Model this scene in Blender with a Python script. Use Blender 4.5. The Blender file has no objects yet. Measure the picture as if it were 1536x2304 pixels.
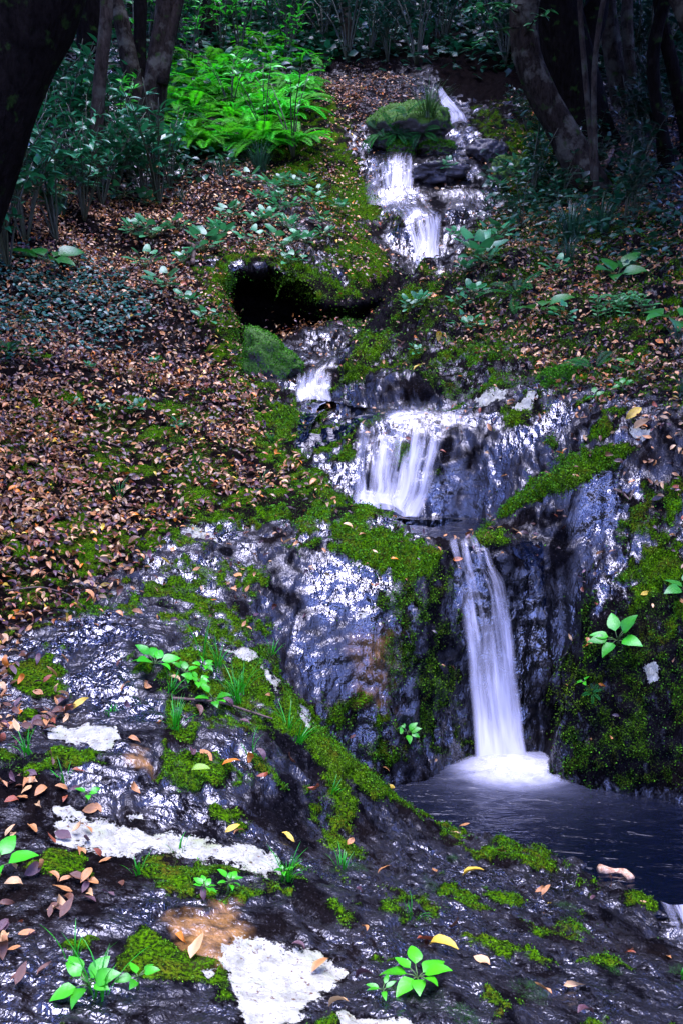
import bpy, bmesh, math, random
import numpy as np
from mathutils import Vector, Matrix, Quaternion

# ------------------------------------------------------------------ camera, sky, sun, exposure
scene = bpy.context.scene
COL = scene.collection
F = 2213.0                      # focal length in photo pixels (photo is 1536 x 2304)
PITCH = math.radians(-10.0)
CAM = np.array([0.0, 0.0, 1.5])
cam_data = bpy.data.cameras.new("camera")
cam_data.sensor_fit = 'VERTICAL'
cam_data.sensor_height = 36.0
cam_data.lens = 36.0 * F / 2304.0
cam_data.clip_start = 0.05
cam_data.clip_end = 500.0
cam = bpy.data.objects.new("camera", cam_data)
COL.objects.link(cam)
cam.location = CAM
cam.rotation_euler = (math.radians(90) + PITCH, 0, 0)
scene.camera = cam

SUN_EL, SUN_AZ = math.radians(87), math.radians(175)      # azimuth from +Y towards +X
world = bpy.data.worlds.new("World")
scene.world = world
world.use_nodes = True
wn, wl = world.node_tree.nodes, world.node_tree.links
bg = wn["Background"]
sky = wn.new("ShaderNodeTexSky")
sky.sky_type = 'NISHITA'
sky.sun_disc = False
sky.sun_elevation = SUN_EL
sky.sun_rotation = SUN_AZ
tint = wn.new("ShaderNodeMix"); tint.data_type = 'RGBA'; tint.blend_type = 'MULTIPLY'
tint.inputs[0].default_value = 1.0
tint.inputs[7].default_value = (0.78, 0.74, 1.45, 1)
wl.new(sky.outputs[0], tint.inputs[6])
wl.new(tint.outputs[2], bg.inputs[0])
bg.inputs[1].default_value = 0.085
sd = bpy.data.lights.new("sun", 'SUN')
sd.energy = 1.2
sd.angle = math.radians(45)
sd.color = (0.81, 0.79, 1.0)
sun = bpy.data.objects.new("sun", sd)
COL.objects.link(sun)
sun_dir = Vector((math.sin(SUN_AZ) * math.cos(SUN_EL), math.cos(SUN_AZ) * math.cos(SUN_EL), math.sin(SUN_EL)))
sun.rotation_euler = (-sun_dir).to_track_quat('-Z', 'Y').to_euler()
sun.location = (0, 0, 30)
scene.view_settings.view_transform = 'Standard'
scene.view_settings.look = 'None'
scene.view_settings.gamma = 1.0
scene.view_settings.use_curve_mapping = False
scene.view_settings.exposure = 3.6
scene.cycles.max_bounces = 8
scene.cycles.transparent_max_bounces = 24
scene.cycles.caustics_reflective = False
scene.cycles.caustics_refractive = False
scene.cycles.sample_clamp_indirect = 4.0

rng = np.random.default_rng(7)
random.seed(7)
CP, SP = math.cos(PITCH), math.sin(PITCH)

# ------------------------------------------------------------------ helpers
def ray(px, py):
    cx, cy = (px - 768.0) / F, (1152.0 - py) / F
    return np.array([cx, CP - SP * cy, SP + CP * cy])

def at(px, py, Y):
    """World point seen at photo pixel (px, py) that stands Y metres ahead."""
    d = ray(px, py)
    return CAM + d * (Y / d[1])

def project(P):
    q = P - CAM
    fw = q[..., 1] * CP + q[..., 2] * SP
    up = -q[..., 1] * SP + q[..., 2] * CP
    fw = np.where(fw < 0.05, 0.05, fw)
    return 768 + F * q[..., 0] / fw, 1152 - F * up / fw, fw

def _hash(ix, iy, iz, seed):
    h = (ix.astype(np.int64) * 374761393 + iy.astype(np.int64) * 668265263 + iz.astype(np.int64) * 2147483647 + seed * 974634121) & 0xffffffff
    h = ((h ^ (h >> 13)) * 1274126177) & 0xffffffff
    h = (h ^ (h >> 16)) * 2246822519 & 0xffffffff
    return (h ^ (h >> 15)).astype(np.float64) / 4294967295.0

def noise3(P, scale, seed=0):
    """Smooth value noise in [-1, 1] at points P (n x 3), scale may be a 3-vector (features per metre)."""
    Q = P * np.asarray(scale, dtype=np.float64)
    I = np.floor(Q).astype(np.int64)
    f = Q - I
    f = f * f * f * (f * (f * 6 - 15) + 10)
    out = 0
    for dx in (0, 1):
        wx = f[:, 0] if dx else 1 - f[:, 0]
        for dy in (0, 1):
            wy = f[:, 1] if dy else 1 - f[:, 1]
            for dz in (0, 1):
                wz = f[:, 2] if dz else 1 - f[:, 2]
                out = out + wx * wy * wz * _hash(I[:, 0] + dx, I[:, 1] + dy, I[:, 2] + dz, seed)
    return out * 2 - 1

def fbm(P, scale, octaves=3, seed=0, gain=0.5):
    s = np.asarray(scale, dtype=np.float64) * np.ones(3)
    out, a, t = 0, 1.0, 0
    for o in range(octaves):
        out = out + a * noise3(P + 13.7 * o, s * 2.03 ** o, seed + o)
        t += a
        a *= gain
    return out / t

def sstep(a, b, x):
    t = np.clip((x - a) / (b - a), 0, 1)
    return t * t * (3 - 2 * t)

def poly_sd(px, py, poly):
    """Signed distance (inside positive) in pixels to a polygon, for arrays px, py."""
    poly = np.asarray(poly, float)
    d = np.full(px.shape, 1e18)
    inside = np.zeros(px.shape, bool)
    n = len(poly)
    for i in range(n):
        a, b = poly[i], poly[(i + 1) % n]
        e = b - a
        wx, wy = px - a[0], py - a[1]
        t = np.clip((wx * e[0] + wy * e[1]) / (e @ e + 1e-9), 0, 1)
        dx, dy = wx - t * e[0], wy - t * e[1]
        d = np.minimum(d, dx * dx + dy * dy)
        c = (a[1] <= py) != (b[1] <= py)
        with np.errstate(divide='ignore', invalid='ignore'):
            xi = a[0] + (py - a[1]) / (b[1] - a[1] + 1e-12) * e[0]
        inside ^= c & (px < xi)
    d = np.sqrt(d)
    return np.where(inside, d, -d)

class MB:
    """Collects vertices and faces, then links them as ONE mesh object."""
    def __init__(self):
        self.v, self.f, self.n, self.a = [], [], 0, []
    def add(self, V, Fs, attr=None):
        V = np.asarray(V, float)
        off = self.n
        self.v.append(V)
        for f in Fs:
            self.f.append(tuple(i + off for i in f))
        self.a.append(np.zeros((len(V), 4)) if attr is None else np.broadcast_to(np.asarray(attr, float), (len(V), 4)))
        self.n += len(V)
        return self
    def mesh(self, name, mat, smooth=True):
        V = np.concatenate(self.v) if self.v else np.zeros((0, 3))
        return raw_mesh(name, V, self.f, mat, smooth, np.concatenate(self.a) if self.a else None)
    def build(self, name, mat, parent=None, smooth=True, origin=None):
        if origin is not None:
            o = np.asarray(origin, float)
            self.v = [v - o for v in self.v]
        me = self.mesh(name, mat, smooth)
        return link(name, me, parent, origin)

def raw_mesh(name, V, faces, mat, smooth=True, attr=None):
    me = bpy.data.meshes.new(name)
    lens = np.fromiter((len(f) for f in faces), np.int32, len(faces))
    flat = np.fromiter((i for f in faces for i in f), np.int32, int(lens.sum()))
    return fast_mesh(me, V, flat, lens, mat, smooth, attr)

def fast_mesh(me, V, flat, lens, mat, smooth=True, attr=None):
    if isinstance(me, str):
        me = bpy.data.meshes.new(me)
    me.vertices.add(len(V))
    me.vertices.foreach_set("co", np.asarray(V, np.float32).ravel())
    me.loops.add(len(flat))
    me.loops.foreach_set("vertex_index", np.asarray(flat, np.int32))
    me.polygons.add(len(lens))
    st = np.zeros(len(lens), np.int32)
    st[1:] = np.cumsum(lens)[:-1]
    me.polygons.foreach_set("loop_start", st)
    me.polygons.foreach_set("loop_total", np.asarray(lens, np.int32))
    me.polygons.foreach_set("use_smooth", np.full(len(lens), smooth))
    me.update(calc_edges=True)
    me.validate()
    if attr is not None:
        at_ = me.attributes.new("tone", 'FLOAT_COLOR', 'POINT')
        at_.data.foreach_set("color", np.asarray(attr, np.float32).ravel())
    if mat is not None:
        me.materials.append(mat)
    return me

def link(name, me, parent=None, loc=None):
    o = bpy.data.objects.new(name, me)
    COL.objects.link(o)
    if parent is not None:
        o.parent = parent
    if loc is not None:
        o.location = loc
    return o

def tag(o, label=None, cat=None, group=None, kind=None):
    if label: o["label"] = label
    if cat: o["category"] = cat
    if group: o["group"] = group
    if kind: o["kind"] = kind
    return o

def empty(name, loc, label, cat, group=None):
    o = bpy.data.objects.new(name, None)
    COL.objects.link(o)
    o.location = loc
    o.empty_display_size = 0.1
    return tag(o, label, cat, group)

def copy_tree(o, parent=None):
    c = o.copy()
    COL.objects.link(c)
    c.parent = parent
    for ch in o.children:
        if ch.name != c.name:
            copy_tree(ch, c)
    return c

class NT:
    """Tiny node-tree writer."""
    def __init__(self, name):
        self.m = bpy.data.materials.new(name)
        self.m.use_nodes = True
        self.t = self.m.node_tree
        self.t.nodes.clear()
        self.out = self.t.nodes.new("ShaderNodeOutputMaterial")
    def n(self, kind, **kw):
        nd = self.t.nodes.new("ShaderNode" + kind)
        for k, v in kw.items():
            if k.startswith("i_"):
                key = k[2:]
                s = nd.inputs[int(key)] if key.isdigit() else nd.inputs[key.replace("_", " ")]
                self.put(s, v)
            else:
                setattr(nd, k, v)
        return nd
    def put(self, sock, v):
        if isinstance(v, bpy.types.NodeSocket):
            self.t.links.new(v, sock)
        elif isinstance(v, bpy.types.Node):
            self.t.links.new(v.outputs[0], sock)
        else:
            sock.default_value = v
    def mix(self, fac, a, b, blend='MIX'):
        nd = self.t.nodes.new("ShaderNodeMix")
        nd.data_type = 'RGBA'
        nd.blend_type = blend
        self.put(nd.inputs[0], fac)
        self.put(nd.inputs[6], a if not isinstance(a, tuple) else (*a, 1))
        self.put(nd.inputs[7], b if not isinstance(b, tuple) else (*b, 1))
        return nd.outputs[2]
    def math(self, op, a, b=0.0, clamp=False):
        nd = self.t.nodes.new("ShaderNodeMath")
        nd.operation = op
        nd.use_clamp = clamp
        self.put(nd.inputs[0], a)
        self.put(nd.inputs[1], b)
        return nd.outputs[0]
    def ramp(self, fac, *stops):
        nd = self.t.nodes.new("ShaderNodeValToRGB")
        self.put(nd.inputs[0], fac)
        el = nd.color_ramp.elements
        while len(el) < len(stops):
            el.new(0.5)
        for e, (p, c) in zip(el, stops):
            e.position = p
            e.color = (c, c, c, 1) if not isinstance(c, tuple) else (*c, 1)
        return nd.outputs[0]
    def noise(self, vec, scale, detail=3.0, rough=0.55, dist=0.0):
        nd = self.t.nodes.new("ShaderNodeTexNoise")
        if vec is not None:
            self.put(nd.inputs["Vector"], vec)
        nd.inputs["Scale"].default_value = scale
        nd.inputs["Detail"].default_value = detail
        nd.inputs["Roughness"].default_value = rough
        nd.inputs["Distortion"].default_value = dist
        return nd.outputs[0]
    def maprange(self, v, a, b, c=0.0, d=1.0):
        nd = self.t.nodes.new("ShaderNodeMapRange")
        self.put(nd.inputs[0], v)
        for i, x in enumerate((a, b, c, d)):
            self.put(nd.inputs[i + 1], x)
        return nd.outputs[0]
    def done(self, shader):
        self.t.links.new(shader if isinstance(shader, bpy.types.NodeSocket) else shader.outputs[0], self.out.inputs[0])
        return self.m
# ------------------------------------------------------------------ the terrain: stream gully with rock shelves
# break lines (photo pixel x, photo pixel y, metres ahead); ('x', px, Y, z) gives a hidden point, ('w', x, y, z) a world point
X = lambda px, Y, z: np.array([(px - 768.0) / F * (Y * CP + (z - 1.5) * SP), Y, z])
W = lambda x, y, z: np.array([x, y, z], float)
def A(*p): return at(*p)
LINES = [
 # foreground slab, rows running across
 [A(-300,2500,1.75),A(0,2304,1.9),A(400,2304,1.95),A(768,2304,2.0),A(1150,2304,2.1),A(1536,2304,2.25),A(1800,2350,2.3)],
 [A(0,2150,2.1),A(400,2150,2.2),A(768,2150,2.35),A(1150,2150,2.5),A(1536,2170,2.75)],
 [A(0,2000,2.4),A(400,2000,2.5),A(768,2000,2.8),A(1100,2000,3.2),A(1350,2010,3.5)],
 [A(0,1850,2.75),A(200,1850,2.85),A(500,1850,3.0),A(768,1850,3.4),A(950,1850,3.9),A(1020,1852,4.22)],
 [A(0,1700,3.05),A(300,1700,3.15),A(550,1700,3.35),A(700,1700,3.6),A(790,1712,3.85)],
 [A(540,1450,4.3),A(600,1500,4.2),A(650,1550,4.05),A(700,1600,3.95),A(760,1660,3.9),A(800,1705,3.9),A(850,1755,4.0),A(900,1790,4.15),A(960,1822,4.25),A(1020,1855,4.23)],
 [A(1020,1856,4.25),A(1100,1870,4.2),A(1200,1895,4.1),A(1290,1922,4.0),A(1340,1945,3.93)],
 [A(1370,1975,3.76),A(1450,1990,3.82),A(1536,2010,3.83),A(1640,2040,3.75)],
 [A(1430,2045,3.5),A(1480,2080,3.45),A(1536,2130,3.28)],
 # valley behind the ridge, pool bed
 [X(620,4.62,.12),X(660,4.5,-.1),X(700,4.45,-.3),X(760,4.45,-.55),X(830,4.5,-.8),X(900,4.6,-.85)],
 [X(900,4.5,-.95),X(1000,4.6,-1.05),X(1150,4.6,-1.1),X(1250,4.5,-1.1)],
 [X(1080,4.32,-.9),X(1200,4.25,-.95),X(1320,4.15,-.98),X(1536,4.05,-.98),X(1700,3.95,-.98)],
 # wall left of the lower fall
 [X(900,4.74,-.74),X(960,4.8,-.82),X(1040,4.88,-.85),X(1080,5.0,-.85),X(1150,5.02,-.85),X(1200,5.04,-.85),X(1235,5.1,-.85)],
 [A(650,1230,5.0),A(720,1250,5.0),A(850,1300,4.9),A(930,1300,4.95),A(985,1300,5.0)],
 [A(700,1350,4.8),A(850,1400,4.75),A(960,1400,4.85),A(1010,1420,4.95)],
 [A(640,1440,4.6),A(760,1500,4.65),A(850,1550,4.68),A(950,1550,4.77),A(1030,1600,4.93)],
 [A(690,1545,4.5),A(800,1650,4.62),A(900,1680,4.68),A(990,1690,4.8),A(1035,1690,4.9)],
 # lower fall channel
 [A(1000,1228,5.13),A(1060,1238,5.16),A(1105,1232,5.17)],
 [A(1050,1290,5.12),A(1080,1400,5.09),A(1100,1500,5.08),A(1115,1600,5.06)],
 # wall right of the lower fall
 [A(1120,1265,5.1),A(1150,1350,5.08),A(1170,1450,5.07),A(1190,1600,5.06)],
 [A(1150,1215,5.25),A(1200,1290,5.16),A(1235,1370,5.1),A(1262,1450,5.06)],
 [X(1210,5.08,-.6),X(1240,5.1,-.55),X(1265,5.02,-.45)],
 # mossy round rock left of the lip
 [A(740,1170,5.35),A(800,1200,5.22),A(880,1205,5.2),A(950,1222,5.15),A(985,1242,5.08)],
 [A(760,1142,5.65),A(820,1148,5.58),A(880,1166,5.48),A(930,1188,5.35),A(975,1215,5.22)],
 [X(800,5.85,.35),X(870,5.7,.3),X(930,5.55,.3),X(985,5.35,.3)],
 [X(1050,5.55,.28),X(1060,5.25,.36),X(1020,5.3,.34)],
 # shelf left of it, running to the left bank
 [A(450,1180,5.25),A(560,1175,5.35),A(680,1180,5.4)],
 [A(380,1240,4.9),A(480,1250,4.9),A(560,1260,4.95)],
 [A(300,1330,4.5),A(450,1340,4.55),A(560,1340,4.6)],
 [A(0,1300,4.45),A(150,1300,4.6)],
 [A(0,1450,3.85),A(150,1450,3.95),A(300,1450,4.0),A(430,1450,4.15)],
 [A(0,1580,3.4),A(200,1600,3.45),A(380,1600,3.55),A(500,1600,3.65),A(600,1610,3.75)],
 [A(560,1380,4.5),A(610,1390,4.6),A(600,1310,4.75)],
 # second fall
 [X(810,6.02,.28),X(870,6.0,.26),X(950,5.95,.26),X(1040,5.95,.28)],
 [A(820,1080,6.08),A(900,1085,6.1),A(980,1085,6.08),A(1060,1085,6.02),A(1110,1140,5.85)],
 [A(800,960,6.38),A(835,938,6.4),A(900,932,6.4),A(960,930,6.42),A(1010,930,6.45),A(1050,950,6.3)],
 [A(1060,1000,6.15),A(1150,1000,6.0),A(1250,1010,5.75),A(1330,1020,5.5)],
 [A(1010,925,6.6),A(1100,915,6.5),A(1200,885,6.45)],
 [A(1110,1110,5.85),A(1180,1080,5.75),A(1250,1060,5.6)],
 [X(850,6.75,.975),X(790,7.0,.97),X(725,7.35,.975)],
 [A(630,955,6.8),A(700,965,6.6),A(760,1000,6.35),A(775,1060,6.15)],
 [A(640,915,7.15),A(690,925,7.05),A(760,925,6.8)],
 # left bank's inner edge
 [A(430,620,9.0),A(470,680,8.6),A(505,750,8.2),A(540,810,7.9),A(590,860,7.5),A(650,905,7.15)],
 [A(590,960,6.75),A(620,1010,6.45),A(670,1055,6.2),A(725,1090,6.0),A(770,1125,5.85)],
 # left bank, rows
 [A(0,1130,5.1),A(200,1140,5.2),A(400,1140,5.4),A(600,1140,5.6)],
 [A(0,1000,5.7),A(300,1000,6.2),A(500,1000,6.4)],
 [A(0,800,6.9),A(200,800,7.5),A(400,820,7.8)],
 [A(0,620,8.3),A(200,600,9.3),A(350,600,9.5)],
 [A(0,450,9.8),A(200,430,11.0),A(350,430,11.5),A(500,430,11.6)],
 [A(0,300,11.5),A(250,290,13.0),A(480,280,13.3),A(600,300,13.0)],
 [A(0,100,14.5),A(300,100,16.2),A(600,120,16.6)],
 [A(-300,700,7.2),A(-300,1100,4.9),A(-300,1500,3.4),A(-300,2000,2.3)],
 # cascade by the cave, cave floor and mouth
 [A(620,850,7.55),A(690,853,7.62),A(740,853,7.65),A(765,830,7.75)],
 [A(650,895,7.4),A(700,905,7.42),A(745,905,7.45)],
 [A(640,830,7.8),A(700,790,8.25),A(760,790,8.2)],
 [A(690,735,8.8),A(760,740,8.9),A(820,715,9.2)],
 [A(520,790,8.2),A(580,770,8.6),A(640,740,8.75)],
 [A(500,645,9.05),A(530,605,9.25),A(600,592,9.45),A(660,620,9.5),A(710,660,9.5)],
 [A(560,560,9.75),A(680,580,10.0),A(750,640,9.85)],
 # upper mossy bank
 [A(700,680,9.5),A(745,690,9.55),A(800,688,9.75),A(850,664,10.0),A(895,640,10.25),A(925,624,10.45)],
 [A(745,745,9.35),A(800,735,9.5),A(850,700,9.75),A(895,665,10.05)],
 [A(640,500,10.6),A(720,540,10.5),A(800,570,10.55),A(870,600,10.4)],
 [A(600,440,11.3),A(700,440,11.7),A(780,450,11.9),A(850,480,11.7),A(890,540,11.1),A(915,600,10.65)],
 [A(700,350,12.6),A(770,360,12.9),A(800,400,12.6),A(840,450,12.0)],
 [A(720,200,14.8),A(770,290,13.5),A(800,340,13.0)],
 # right mound
 [A(1010,570,9.1),A(940,606,8.75),A(900,640,8.5),A(850,690,8.2),A(800,760,7.8),A(770,800,7.6),A(762,850,7.4)],
 [X(800,8.45,1.3),X(850,9.0,1.35),X(900,9.5,1.6),X(950,9.8,1.85),X(985,10.0,2.0)],
 [A(775,890,7.3),A(850,905,7.05),A(950,915,6.8),A(1000,915,6.72)],
 [A(850,812,7.4),A(950,832,7.1),A(1050,862,6.9),A(1130,870,6.75)],
 [A(800,862,7.35),A(850,850,7.17),A(950,864,6.92),A(985,872,6.84)],
 [A(880,740,7.85),A(1000,760,7.6),A(1100,780,7.35),A(1200,800,7.05)],
 [A(960,650,8.4),A(1100,650,8.35),A(1200,650,8.25),A(1350,640,8.1),A(1536,620,7.9)],
 [A(1060,572,9.2),A(1120,565,9.25),A(1250,555,9.3),A(1400,555,9.2)],
 [A(1200,880,6.5),A(1300,870,6.3),A(1400,850,6.2),A(1536,830,6.1)],
 [A(1300,730,7.5),A(1420,740,7.1),A(1536,730,6.9)],
 # right ledge, mossy arch and boulder
 [A(1110,1165,5.7),A(1150,1110,5.6),A(1210,1070,5.5),A(1300,1030,5.35),A(1380,1000,5.3)],
 [A(1140,1195,5.45),A(1220,1155,5.38),A(1320,1115,5.36),A(1390,1090,5.35)],
 [A(1220,1232,5.27),A(1300,1215,5.24),A(1370,1185,5.22)],
 [A(1400,950,5.55),A(1500,940,5.4),A(1536,900,5.6)],
 [A(1450,1080,5.25),A(1536,1080,5.15)],
 [A(1320,1300,5.0),A(1400,1280,4.97),A(1536,1270,4.88)],
 [A(1318,1390,4.9),A(1298,1450,4.86),A(1272,1500,4.82),A(1258,1560,4.79),A(1252,1650,4.75),A(1248,1740,4.7)],
 [A(1330,1395,4.86),A(1400,1405,4.78),A(1536,1395,4.68)],
 [A(1280,1550,4.75),A(1340,1550,4.7),A(1420,1560,4.63),A(1536,1550,4.55)],
 [A(1270,1700,4.69),A(1320,1700,4.62),A(1400,1705,4.55),A(1536,1700,4.47)],
 [X(1250,4.66,-.82),X(1310,4.58,-.84),X(1400,4.5,-.84),X(1536,4.41,-.84),X(1650,4.3,-.85)],
 # third fall and what is above
 [A(935,604,10.7),A(958,606,10.72),A(985,590,10.8)],
 [A(900,487,11.15),A(940,484,11.2),A(985,490,11.2)],
 [A(1000,550,10.85),A(1020,540,10.95)],
 [A(1040,510,11.2),A(1090,500,11.3),A(1130,470,11.6)],
 [A(820,430,12.2),A(880,430,12.1),A(960,428,12.1),A(1050,428,12.1),A(1120,420,12.1)],
 [A(880,470,11.4),A(940,470,11.4),A(1010,475,11.4)],
 [A(840,360,12.7),A(880,355,12.6),A(930,357,12.6)],
 [A(950,418,12.2),A(1000,412,12.25),A(1040,395,12.35)],
 [A(945,370,12.45),A(1000,352,12.65),A(1040,356,12.6)],
 [A(800,325,13.2),A(830,335,12.95),A(900,340,12.95),A(1000,335,13.0)],
 [A(1090,370,12.8),A(1140,370,12.7),A(1190,380,12.4)],
 [A(1000,300,13.7),A(1040,288,13.9),A(1060,272,14.1)],
 [A(985,215,15.2),A(1010,250,14.6)],
 [A(1080,295,13.5),A(1150,245,14.3),A(1190,235,14.5)],
 [A(760,250,14.0),A(830,240,14.2),A(900,240,14.3),A(950,240,14.5)],
 [A(740,175,15.8),A(850,185,15.6),A(930,205,15.2)],
 [A(1020,215,15.2),A(1070,225,15.0),A(1130,190,15.4)],
 [A(1020,140,16.5),A(1100,130,16.8),A(850,130,17.2),A(700,120,17.5)],
 [A(1200,330,13.1),A(1300,420,11.9),A(1400,440,11.4),A(1536,440,10.9)],
 [A(1250,230,14.8),A(1400,280,13.8),A(1536,300,13.0)],
 [A(1150,500,10.4),A(1250,480,10.5)],
 [A(850,50,20.0),A(1100,50,19.5),A(1400,80,18.5),A(700,0,22.0),A(1100,0,22.0),A(300,0,19.5),A(1500,0,20)],
 # far out of frame
 [W(-3,2,.5),W(-4,5,1.45),W(-6,9,3.6),W(-9,14,6.3)], [W(2.2,2,-1.0),W(2.6,3.2,-.4),W(2.9,4.4,.6),W(4.5,6,2.1),W(6,9,3.6),W(9,14,6.4)],
 [W(0,0.9,.12),W(0,-1,.12),W(-3,-2,.4),W(3,-2,-.6),W(0,-5,0),W(-6,-5,.8),W(6,-5,-.2)],
 [W(-9,0,2.2),W(9,0,1.5),W(-14,8,6),W(14,8,6)],
 [W(-14,26,12),W(0,28,11),W(14,26,12),W(-25,45,24),W(0,48,22),W(25,45,24),W(-40,20,20),W(40,20,20)],
]
def resample(lines):
    out = []
    for L in lines:
        for a, b in zip(L[:-1], L[1:]):
            d = np.linalg.norm(b - a)
            n = max(1, int(math.ceil(d / (0.011 * max(a[1], 2.0) + 0.02)))) if d < 2.5 else 1
            for i in range(n):
                out.append(a + (b - a) * i / n)
        out.append(L[-1])
    P = np.array(out)
    keep = [0]
    for i in range(1, len(P)):
        q = P[keep]
        if np.min(np.hypot(q[:, 0] - P[i, 0], q[:, 1] - P[i, 1])) > 0.010 * max(1.0, P[i, 1] / 5):
            keep.append(i)
    return P[keep]
CTRL = resample(LINES)
def _rbf_fit(C, lam):
    n = len(C)
    D = np.hypot(C[:, None, 0] - C[None, :, 0], C[:, None, 1] - C[None, :, 1])
    M = np.zeros((n + 3, n + 3))
    M[:n, :n] = D - lam * np.eye(n) * (0.3 + 0.12 * np.abs(C[:, 1]))
    M[:n, n] = 1; M[:n, n + 1:] = C[:, :2]
    M[n, :n] = 1; M[n + 1:, :n] = C[:, :2].T
    return np.linalg.solve(M, np.concatenate([C[:, 2], np.zeros(3)]))
RBF = _rbf_fit(CTRL, 0.016)
def height(x, y):
    x = np.asarray(x, float); y = np.asarray(y, float)
    sh = x.shape
    x = x.ravel(); y = y.ravel()
    out = np.empty(len(x))
    n = len(CTRL)
    for i in range(0, len(x), 40000):
        s = slice(i, i + 40000)
        D = np.sqrt((x[s, None] - CTRL[None, :, 0]) ** 2 + (y[s, None] - CTRL[None, :, 1]) ** 2)
        out[s] = D @ RBF[:n] + RBF[n] + RBF[n + 1] * x[s] + RBF[n + 2] * y[s]
    return out.reshape(sh)

# grid: columns fan out from the stream's mouth, rows sit evenly along each column's profile
U = np.concatenate([np.linspace(-1.6, -0.34, 36)[:-1], np.linspace(-0.34, 0.34, 470), np.linspace(0.34, 1.6, 36)[1:]])
yy = np.concatenate([np.linspace(-4, 1.5, 22)[:-1], 1.5 * (17.0 / 1.5) ** np.linspace(0, 1, 640), np.linspace(17, 48, 60)[1:]])
Uc = np.concatenate([np.linspace(-1.6, -0.34, 14)[:-1], np.linspace(-0.34, 0.34, 236), np.linspace(0.34, 1.6, 14)[1:]])
Zc = height(Uc[None, :] * (yy[:, None] + 2.6 + np.maximum(0, 1.0 - yy[:, None])), np.repeat(yy[:, None], len(Uc), 1))
NR = 900
gY = np.zeros((NR, len(U))); gZ = np.zeros((NR, len(U)))
for j, u in enumerate(U):
    k = np.clip(np.searchsorted(Uc, u) - 1, 0, len(Uc) - 2)
    t = (u - Uc[k]) / (Uc[k + 1] - Uc[k])
    z = Zc[:, k] * (1 - t) + Zc[:, k + 1] * t
    ds = np.hypot(np.diff(yy), np.diff(z))
    ym = 0.5 * (yy[1:] + yy[:-1])
    wgt = 1.0 / np.maximum(ym + 0.6, 1.4) * np.where(ym > 16.5, 0.35, 1.0) * np.where(ym < 1.5, 0.15, 1.0)
    c = np.concatenate([[0], np.cumsum(ds * wgt + 0.15 * np.diff(yy) * wgt)])
    gY[:, j] = np.interp(np.linspace(0, c[-1], NR), c, yy)
    gZ[:, j] = np.interp(gY[:, j], yy, z)
# keep neighbouring columns' rows aligned
for _ in range(3):
    s = gY.copy(); s[:, 1:-1] = (gY[:, :-2] + 2 * gY[:, 1:-1] + gY[:, 2:]) / 4; gY = s
fan = lambda y: y + 2.6 + np.maximum(0, 1.0 - y)
for j, u in enumerate(U):
    k = np.clip(np.searchsorted(Uc, u) - 1, 0, len(Uc) - 2)
    t = (u - Uc[k]) / (Uc[k + 1] - Uc[k])
    gZ[:, j] = np.interp(gY[:, j], yy, Zc[:, k] * (1 - t) + Zc[:, k + 1] * t)
GP = np.stack([U[None, :] * fan(gY), gY, gZ], -1)
def grid_normals(G):
    dx = np.gradient(G, axis=1); dy = np.gradient(G, axis=0)
    n = np.cross(dx, dy)
    return n / (np.linalg.norm(n, axis=-1, keepdims=True) + 1e-12)
# hollow under the left bank: push the steep face back into the hill so that a real cave with a roof forms
V0 = GP.reshape(-1, 3)
PX, PY, _fw = project(V0)
CAVE = [(497,640),(518,612),(560,598),(612,592),(660,618),(700,650),(735,684),(780,692),(825,680),(865,660),(885,655),(870,690),(830,735),(785,765),(740,765),(690,745),(640,772),(600,802),(548,812),(512,765)]
cd_ = poly_sd(PX, PY, CAVE) + 16 * fbm(V0, 3.0, 3, 7)
cw = sstep(-3, 34, cd_) * sstep(7.8, 8.1, V0[:, 1]) * (1 - sstep(10.3, 10.7, V0[:, 1])) * sstep(8.6, 9.0, V0[:, 1] + 1.2 * (1 - sstep(660, 720, PX)))
cw = cw * (.24 + .76 * (1 - sstep(680, 760, PX)))
V0 = V0 + cw[:, None] * np.array([-0.15, 1.25, -0.12])
GP = V0.reshape(GP.shape)

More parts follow.
